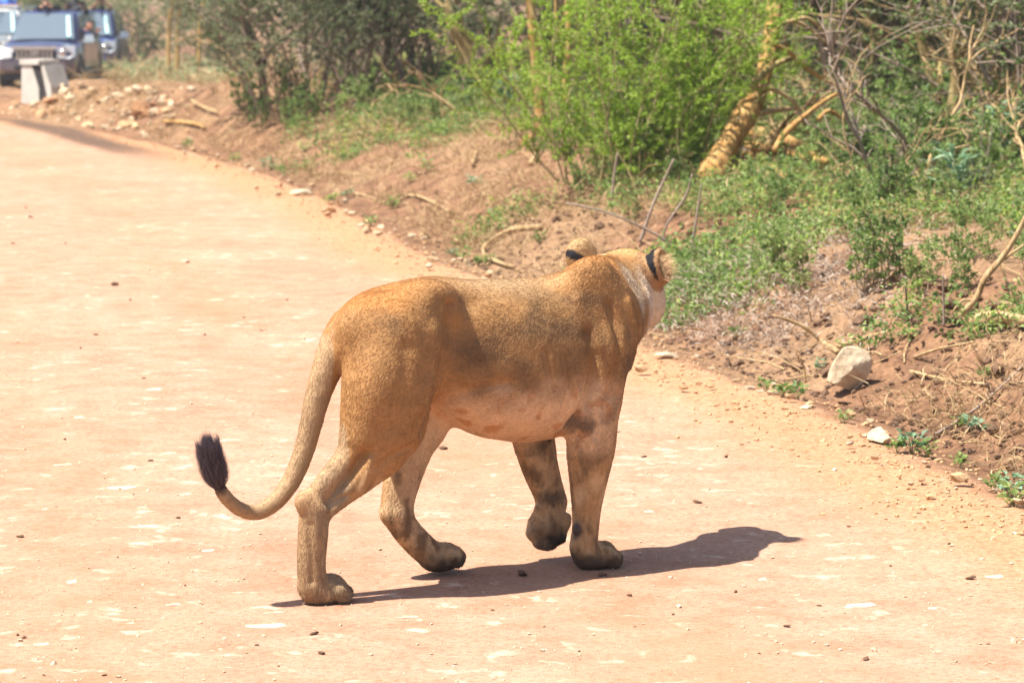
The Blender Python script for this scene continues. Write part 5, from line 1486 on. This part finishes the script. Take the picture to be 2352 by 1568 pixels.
def suv(label, paint_mat, loc, rz, extra=None):
    """front bumper at y = 0 looking towards -Y; z = 0 is the ground"""
    t = empty('off_road_car', loc, rz); tag(t, label, 'car')
    st = [body_ring(.0, .78, .46, .84), body_ring(.05, .86, .40, .93), body_ring(.20, .92, .36, 1.0), body_ring(.55, .94, .34, 1.05, crown=.05), body_ring(1.2, .94, .34, 1.12, crown=.05), body_ring(1.35, .94, .34, 1.13), body_ring(4.2, .94, .34, 1.13), body_ring(4.55, .90, .38, 1.12), body_ring(4.72, .84, .46, 1.05)]
    v, f = loft(st); bo = link('bodywork', mesh_from('bodywork', v, f), paint_mat, t); smooth_by_angle(bo, .7)
    st = [cab_ring(1.18, .84, 1.08, .80, 1.14), cab_ring(1.52, .85, 1.08, .74, 1.46), cab_ring(1.92, .86, 1.08, .665, 1.79), cab_ring(2.3, .86, 1.08, .655, 1.85), cab_ring(3.9, .86, 1.08, .65, 1.85), cab_ring(4.35, .85, 1.08, .66, 1.78), cab_ring(4.66, .80, 1.08, .76, 1.12)]
    v, f = loft(st); cb = link('cabin', mesh_from('cabin', v, f), paint_mat, t); smooth_by_angle(cb, .7)
    part_quads('windscreen', [[(-.76, 1.13, 1.165), (.76, 1.13, 1.165), (.61, 1.80, 1.76), (-.61, 1.80, 1.76)]], MATS['car_glass'], t, .03)
    part_quads('sticker', [[(.585, 1.135, 1.22), (.675, 1.135, 1.22), (.555, 1.69, 1.71), (.485, 1.69, 1.71)]], MATS['sticker'], t, .03)
    for s in (-1, 1):
        for (y0, y1, y2, y3) in ((1.62, 2.55, 2.55, 2.05), (2.63, 3.45, 3.45, 2.63), (3.53, 4.35, 4.2, 3.53)):
            q = [(s * .868, y0, 1.16), (s * .868, y1, 1.16), (s * .70, y2, 1.72), (s * .70, y3, 1.72)]
            part_quads('side_window', [q if s > 0 else q[::-1]], MATS['side_glass'], t, .012)
        for y0, y1 in ((1.45, 2.58), (2.61, 3.6)):
            d = part_quads('door', [[(s * .945, y0, .50), (s * .945, y1, .50), (s * .925, y1, 1.06), (s * .925, y0, 1.06)][::s]], paint_mat, t, .012)
            mb = MB(); mb.box((s * .955, y1 - .18, .98), (.03, .16, .035)); mb.build('handle', MATS['chrome'], d)
        hl = part_quads('headlight', [[(s * .53, -.02, .76), (s * .55, -.01, .99), (s * .68, .02, 1.03), (s * .90, .26, 1.04), (s * .915, .16, .82), (s * .80, .0, .73)][::-s]], MATS['lamp_lens'], t, .03)
        v, f = lathe([(.0, -.01), (.07, -.01), (.075, .02), (.0, .02)], 14); v = np.array(v)[:, [1, 0, 2]] + np.array([s * .66, -.02, .88])
        link('bulb', mesh_from('bulb', v, f), MATS['chrome'], hl)
        v, f = lathe([(.0, -.01), (.06, -.01), (.065, .03), (.0, .03)], 12); v = np.array(v)[:, [1, 0, 2]] + np.array([s * .66, .0, .60])
        link('fog_lamp', mesh_from('fog_lamp', v, f), MATS['lamp_lens'], t)
        mi = MB(); mi.box((s * 1.05, 1.55, 1.19), (.24, .12, .17), taper=.85); mi.box((s * .92, 1.57, 1.13), (.12, .05, .05)); mo = mi.build('mirror', MATS['chrome'], t)
        for y in (.93, 3.72):
            w = empty('wheel', (s * .80, y, .385)); w.parent = t
            prof = [(.22, -.12), (.34, -.125), (.38, -.10), (.385, 0), (.38, .10), (.34, .125), (.22, .12)]
            v, f = lathe(prof, 24); link('tyre', mesh_from('tyre', v, f), MATS['tyre'], w)
            v, f = lathe([(.0, s * .10), (.06, s * .11), (.10, s * .09), (.20, s * .115), (.225, s * .125)], 20); link('rim', mesh_from('rim', v, f), MATS['rim'], w)
            mb = MB(); v, f = lathe([(.30, s * .02), (.43, s * .02), (.45, s * .14), (.43, s * .15), (.30, s * .15)], 24); mb.add(np.array(v) + np.array([s * .80, y, .40]), f)
            mb.build('wheel_arch', MATS['black_trim'], t)
        mb = MB(); mb.tube([(s * .58, 2.1, 1.91), (s * .60, 3.0, 1.93), (s * .58, 4.1, 1.91)], .018, 6); mb.build('roof_rail', MATS['chrome'], t)
        mb = MB(); mb.box((s * .93, 2.3, .40), (.16, 1.8, .06)); mb.build('side_step', MATS['rim'], t)
    g = empty('grille', (0, 0, 0)); g.parent = t
    mb = MB(); mb.box((0, -.005, .86), (.98, .03, .26)); mb.build('backing', MATS['black_trim'], g)
    mb = MB(); mb.box((0, -.03, .995), (1.08, .06, .075)); mb.box((0, -.028, .735), (.9, .04, .045)); mb.build('frame', MATS['chrome'], g)
    for k in range(9):
        mb = MB(); mb.box((-.40 + .10 * k, -.032, .86), (.034, .035, .22)); mb.build('bar', MATS['chrome'], g)
    for rx, rz in ((.095, .062), (.038, .06), (.088, .026)):
        a = np.linspace(0, 2 * math.pi, 21); mb = MB()
        mb.tube([(rx * math.cos(x), -.062, .87 + rz * math.sin(x) + (.03 if rx == .088 else 0)) for x in a], .010, 5, False); mb.build('emblem_ring', MATS['chrome'], g)
    mb = MB(); mb.box((0, .02, .58), (1.5, .12, .20), taper=.95); mb.build('bumper', paint_mat, t)
    mb = MB(); mb.box((0, -.02, .52), (.95, .07, .10)); mb.build('air_intake', MATS['black_trim'], t)
    mb = MB(); mb.box((0, -.05, .64), (.52, .015, .115)); mb.build('number_plate', MATS['plate_white'], t)
    mb = MB(); mb.box((0, 1.9, .30), (1.5, 3.6, .14)); mb.build('underbody', MATS['black_trim'], t)
    for (yc, ln) in ((2.55, .55), (3.5, .6)):
        h = MB(); h.box((0, yc, 1.868), (.86, ln + .1, .03)); ho = h.build('roof_hatch', MATS['interior'], t)
    for s in (-.3, .25):
        mb = MB(); mb.tube([(s, 1.19, 1.185), (s + .25, 1.32, 1.30), (s + .45, 1.40, 1.365)], .008, 5); mb.build('wiper', MATS['black_trim'], t)
    return t
CAR_A = on_ground(83, 204, 0); 
def car_spot(px, Y): return np.array([(px - 1176) / F_PX * Y, Y, 0.0])
def seat(p): p = p.copy(); p[2] = zat(p[0], p[1] + 1.0) + .0; return p
cA = seat(car_spot(84, 74.0)); cB = seat(car_spot(188, 84.0)); cC = seat(car_spot(-34, 83.0))
suv('dark navy off-road car facing the lioness behind the concrete block', MATS['paint_navy'], cA, math.radians(-1.5))
suv('second blue off-road car parked behind the navy one by the grass', MATS['paint_blue'], cB, math.radians(2.0))
tw = suv('white off-road car with a red-banded roof behind the navy car', MATS['paint_white'], cC, math.radians(0.0))
mb = MB(); mb.box((0.12, 2.15, 1.91), (.9, .10, .09)); mb.build('roof_band', MATS['red_band'], tw)
mb = MB(); mb.box((0.0, 2.06, 1.90), (1.34, .06, .07)); mb.build('roof_bar', MATS['paint_white'], tw)

# ------------------------------------------------------------------ people in the cars
def person(label, base, J, shirt, trousers, hair, skin=(.30, .15, .085), sleeve=.55, rz=0.0, hold=None):
    """one continuous body through the joints J (metres, x right, y away, z up from base)"""
    P = np.array([v for v in J.values()]); lo = P.min(0) - .22; hi = P.max(0) + .24
    B = Body(lo, hi, .011)
    a = lambda k: np.array(J[k], float)
    neck = a('chest') * .35 + a('head') * .65
    B.chain([(*a('hip'), .135), (*(a('hip') * .5 + a('chest') * .5), .125), (*a('chest'), .145)], .05)
    B.cone(a('sl'), a('sr'), .068, .068, .06)
    B.cone(a('chest') + (0, 0, .06), neck, .07, .052, .03)
    fd = np.array(J['face'], float); fd /= np.linalg.norm(fd)
    up = np.array([0, 0, 1.0]) - fd * fd[2]; up /= np.linalg.norm(up); sd = np.cross(fd, up)
    H = a('head')
    B.ell(H, (.098, .076, .118), M=[fd, sd, up], k=.02)
    B.ell(H + fd * .035 - up * .055, (.065, .055, .06), M=[fd, sd, up], k=.02)
    B.cone(H + fd * .095 + up * .01, H + fd * .112 - up * .02, .010, .015, .012)
    for s in (-1, 1): B.ell(H + sd * .078 * s - up * .01 - fd * .01, (.022, .010, .032), M=[fd, sd, up], k=.008)
    for s in ('l', 'r'):
        S_, E_, W_ = a('s' + s), a('e' + s), a('w' + s)
        B.chain([(*S_, .056), (*(S_ * .5 + E_ * .5), .050), (*E_, .042), (*(E_ * .5 + W_ * .5), .038), (*W_, .028)], .02)
        d = unit(W_ - E_); q = np.cross(d, [0, 1, .3]); q = q / (np.linalg.norm(q) + 1e-6)
        B.ell(W_ + d * .045, (.046, .034, .018), M=[d, q, np.cross(d, q)], k=.012)
        for j, ln in ((-.026, .045), (-.009, .055), (.009, .052), (.026, .04)):
            B.cone(W_ + d * .08 + q * j, W_ + d * (.08 + ln) + q * j * 1.1 - np.array([0, 0, .01]), .010, .008, .004)
        B.cone(W_ + d * .02 + q * .03, W_ + d * .06 + q * .062, .011, .009, .006)
        F_, K_, A_ = a('hip') + (.085 if s == 'r' else -.085, 0, -.03), a('k' + s), a('a' + s)
        B.chain([(*F_, .09), (*(F_ * .5 + K_ * .5), .078), (*K_, .056), (*(K_ * .45 + A_ * .55), .05), (*A_, .038)], .03)
        B.cone(A_ + (0, 0, -.04), A_ + fd * np.array([1, 1, 0]) * .14 + (0, 0, -.05), .04, .036, .015)
    V, Fq = B.polygonize(); V = relax(V, Fq, 1, .4); N = vert_normals(V, Fq)
    c = np.tile(np.array(shirt, float), (len(V), 1))
    hipz = a('hip')[2]
    leg = V[:, 2] < hipz - .02; c[leg] = trousers
    q = V - H; u_ = q @ up; f_ = q @ fd
    hd = np.linalg.norm(q, axis=1) < .165
    c[hd & (u_ > -.13)] = skin
    c[hd & ((u_ > .055) | ((f_ < .02) & (u_ > -.07)))] = hair
    for s in (-1, 1):
        c[np.linalg.norm(q - fd * .09 - sd * .032 * s - up * .018, axis=1) < .016] = (.02, .015, .012)
    c[np.linalg.norm(q - fd * .095 + up * .058, axis=1) < .020] = tuple(x * .6 for x in skin)
    for s in ('l', 'r'):
        E_, W_ = a('e' + s), a('w' + s); d = W_ - E_
        t = ((V - E_) @ d) / (d @ d); dist = np.linalg.norm(V - E_ - np.clip(t, 0, 1.6)[:, None] * d, axis=1)
        c[(t > sleeve) & (dist < .085)] = skin
    c[V[:, 2] < (a('al')[2] - .015)] = (.04, .035, .03)
    o = empty('person', base, rz); tag(o, label, 'person', None)
    me = mesh_from('body', V, Fq); set_color(me, c)
    link('body', me, MATS['person'], o)
    return o
m, n, l, b = new_mat('person', .8, .2); at = n.new('ShaderNodeAttribute'); at.attribute_name = 'Col'; l.new(at.outputs['Color'], b.inputs['Base Color'])
def stand(z0, x, y, hl, hr, lean=0.0, el=None, er=None, head=None, face=(0, -1, -.1)):
    ch = (x, y - lean * .45, z0 + 1.30 - lean * .12)
    return dict(hip=(x, y, z0 + .92), chest=ch, head=head or (x, ch[1] - .03 - lean * .25, ch[2] + .34 - lean * .15), sl=(x - .17, ch[1], ch[2] + .09), sr=(x + .17, ch[1], ch[2] + .09),
                el=el or (x - .30, ch[1] - .05, ch[2] - .15), er=er or (x + .30, ch[1] - .05, ch[2] - .15), wl=hl, wr=hr,
                kl=(x - .10, y - .05, z0 + .48), kr=(x + .10, y - .05, z0 + .48), al=(x - .1, y, z0 + .07), ar=(x + .1, y, z0 + .07), face=face)
BLK = (.018, .018, .022); NAVY = (.025, .03, .09); HAIR = (.015, .011, .01)
person('person in a bright blue shirt standing out of the white car\'s roof', cC, stand(.62, .28, 2.5, (-.02, 2.1, 1.93), (.62, 2.1, 1.93)), (.06, .17, .55), (.05, .05, .07), HAIR)
person('person in black bending over the navy car\'s roof to look through a camera', cA, stand(.60, -.02, 2.75, (-.08, 1.88, 1.94), (.07, 1.88, 1.94), 0.75, (-.26, 2.3, 1.93), (.26, 2.3, 1.93), (.0, 2.02, 2.01), (0, -1, -.05)), BLK, BLK, HAIR, (.55, .29, .19), .75)
person('person in black standing upright out of the navy car\'s rear roof opening', cA, stand(.62, .50, 3.5, (.32, 3.2, 1.95), (.68, 3.2, 1.95)), BLK, BLK, HAIR)
person('person raising a phone with both hands out of the second blue car\'s roof', cB, stand(.45, .30, 2.5, (.24, 2.18, 2.10), (.36, 2.18, 2.10), .2, (.06, 2.3, 1.93), (.56, 2.3, 1.93), (.30, 2.38, 2.12)), BLK, BLK, HAIR, (.45, .23, .14), -.2)
E = dict(hip=(.62, 2.15, .95), chest=(.84, 2.0, 1.27), head=(1.06, 1.86, 1.50), sl=(.74, 2.1, 1.36), sr=(.98, 1.92, 1.34), el=(.86, 1.9, 1.12), er=(1.12, 1.74, 1.20), wl=(1.0, 1.80, 1.16), wr=(1.28, 1.62, 1.36), kl=(.5, 1.75, .85), kr=(.7, 1.75, .85), al=(.5, 1.62, .48), ar=(.7, 1.62, .48), face=(.35, -1, -.05))
person('person in a navy top leaning out of the navy car\'s side window', cA, E, NAVY, (.03, .03, .04), HAIR, (.50, .24, .15), .85)
def gadget(name, label, base, c, size, mat, cat, lens=None):
    mb = MB(); mb.box((0, 0, 0), size); o = mb.build(name, None); o.data.materials.append(mat); o.location = np.array(base) + np.array(c); tag(o, label, cat)
    if lens:
        v, f = lathe([(.0, -lens[1]), (lens[0], -lens[1]), (lens[0] * 1.05, 0), (0, 0)], 14); v = np.array(v)[:, [1, 0, 2]]
        link('lens', mesh_from('lens', v, f), mat, o)
    mb = MB(); mb.box((size[0] * .2, 0, size[2] * .5 + .008), (size[0] * .35, size[1] * .7, .018)); mb.build('viewfinder' if lens else 'button', mat, o)
gadget('camera_body', 'black camera held over the navy car\'s roof edge', cA, (0, 1.84, 1.94), (.14, .07, .09), MATS['black_trim'], 'camera', (.04, .14))
gadget('phone', 'dark phone held up above the second blue car', cB, (.30, 2.10, 2.17), (.15, .012, .075), MATS['black_trim'], 'phone')
# ------------------------------------------------------------------ concrete block at the bend
simple_mat('concrete', (.42, .40, .35), (.55, .52, .46), 4, .9, .2, .4, .01)
simple_mat('slot_shade', (.03, .028, .03), (.055, .05, .05), 4, .9, .2, .4, .01)  # near-black fill: shade of the gap between the slabs put into its colour
Pb = hit(70, 238); 
bl = empty('concrete_block', Pb); bl.scale = (.60, .8, 1); bl.rotation_euler = (0, 0, -.55); tag(bl, 'pale concrete block with a sloping dark slot standing in the rubble', 'block')
ppb = F_PX / Pb[1]; hb_ = 96 / ppb; wl_ = 66 / ppb
mb = MB()
def prism(poly, y0, y1):
    v = [(x, y0, z) for x, z in poly] + [(x, y1, z) for x, z in poly]; k = len(poly)
    return v, [list(range(k)), list(range(2 * k - 1, k - 1, -1))] + [[i, i + k, (i + 1) % k + k, (i + 1) % k] for i in range(k)]
mb.add(*prism([(-.30, -.25), (.27, -.25), (.27, .22), (.05, hb_ - .05), (-.26, hb_ - .05)], 0, .55)); mb.build('main_slab', MATS['concrete'], bl)
mb = MB(); mb.add(*prism([(.46, -.25), (.66, -.25), (.62, .25), (.42, hb_ - .06), (.28, hb_ - .06)], .02, .55)); mb.build('side_slab', MATS['concrete'], bl)
mb = MB(); mb.add(*prism([(-.29, hb_ - .045), (.30, hb_ - .045), (.30, hb_ + .02), (-.29, hb_ + .02)], -.03, .58)); mb.build('cap', MATS['concrete'], bl)
mb = MB(); mb.add(*prism([(.20, -.25), (.52, -.25), (.50, .1), (.32, hb_ - .08), (.0, hb_ - .08), (.20, .3)], .012, .50)); mb.build('slot_shade_fill', MATS['slot_shade'], bl)

# ------------------------------------------------------------------ dusty air
hz = MB(); hz.box((0, 420, 5.2), (1200, 1000, 15.0)); hm_ = bpy.data.materials.new('haze'); hm_.use_nodes = True
hn = hm_.node_tree; hn.nodes.clear()
pv = hn.nodes.new('ShaderNodeVolumePrincipled'); ho = hn.nodes.new('ShaderNodeOutputMaterial')
pv.inputs['Color'].default_value = (.96, .97, 1, 1); pv.inputs['Density'].default_value = .0006; pv.inputs['Anisotropy'].default_value = .2
hn.links.new(pv.outputs[0], ho.inputs['Volume'])
haze = hz.build('haze', hm_); tag(haze, 'thin pale dusty air over the whole place', 'haze', kind='stuff')
SC.cycles.volume_bounces = 0
SC.cycles.volume_max_steps = 64
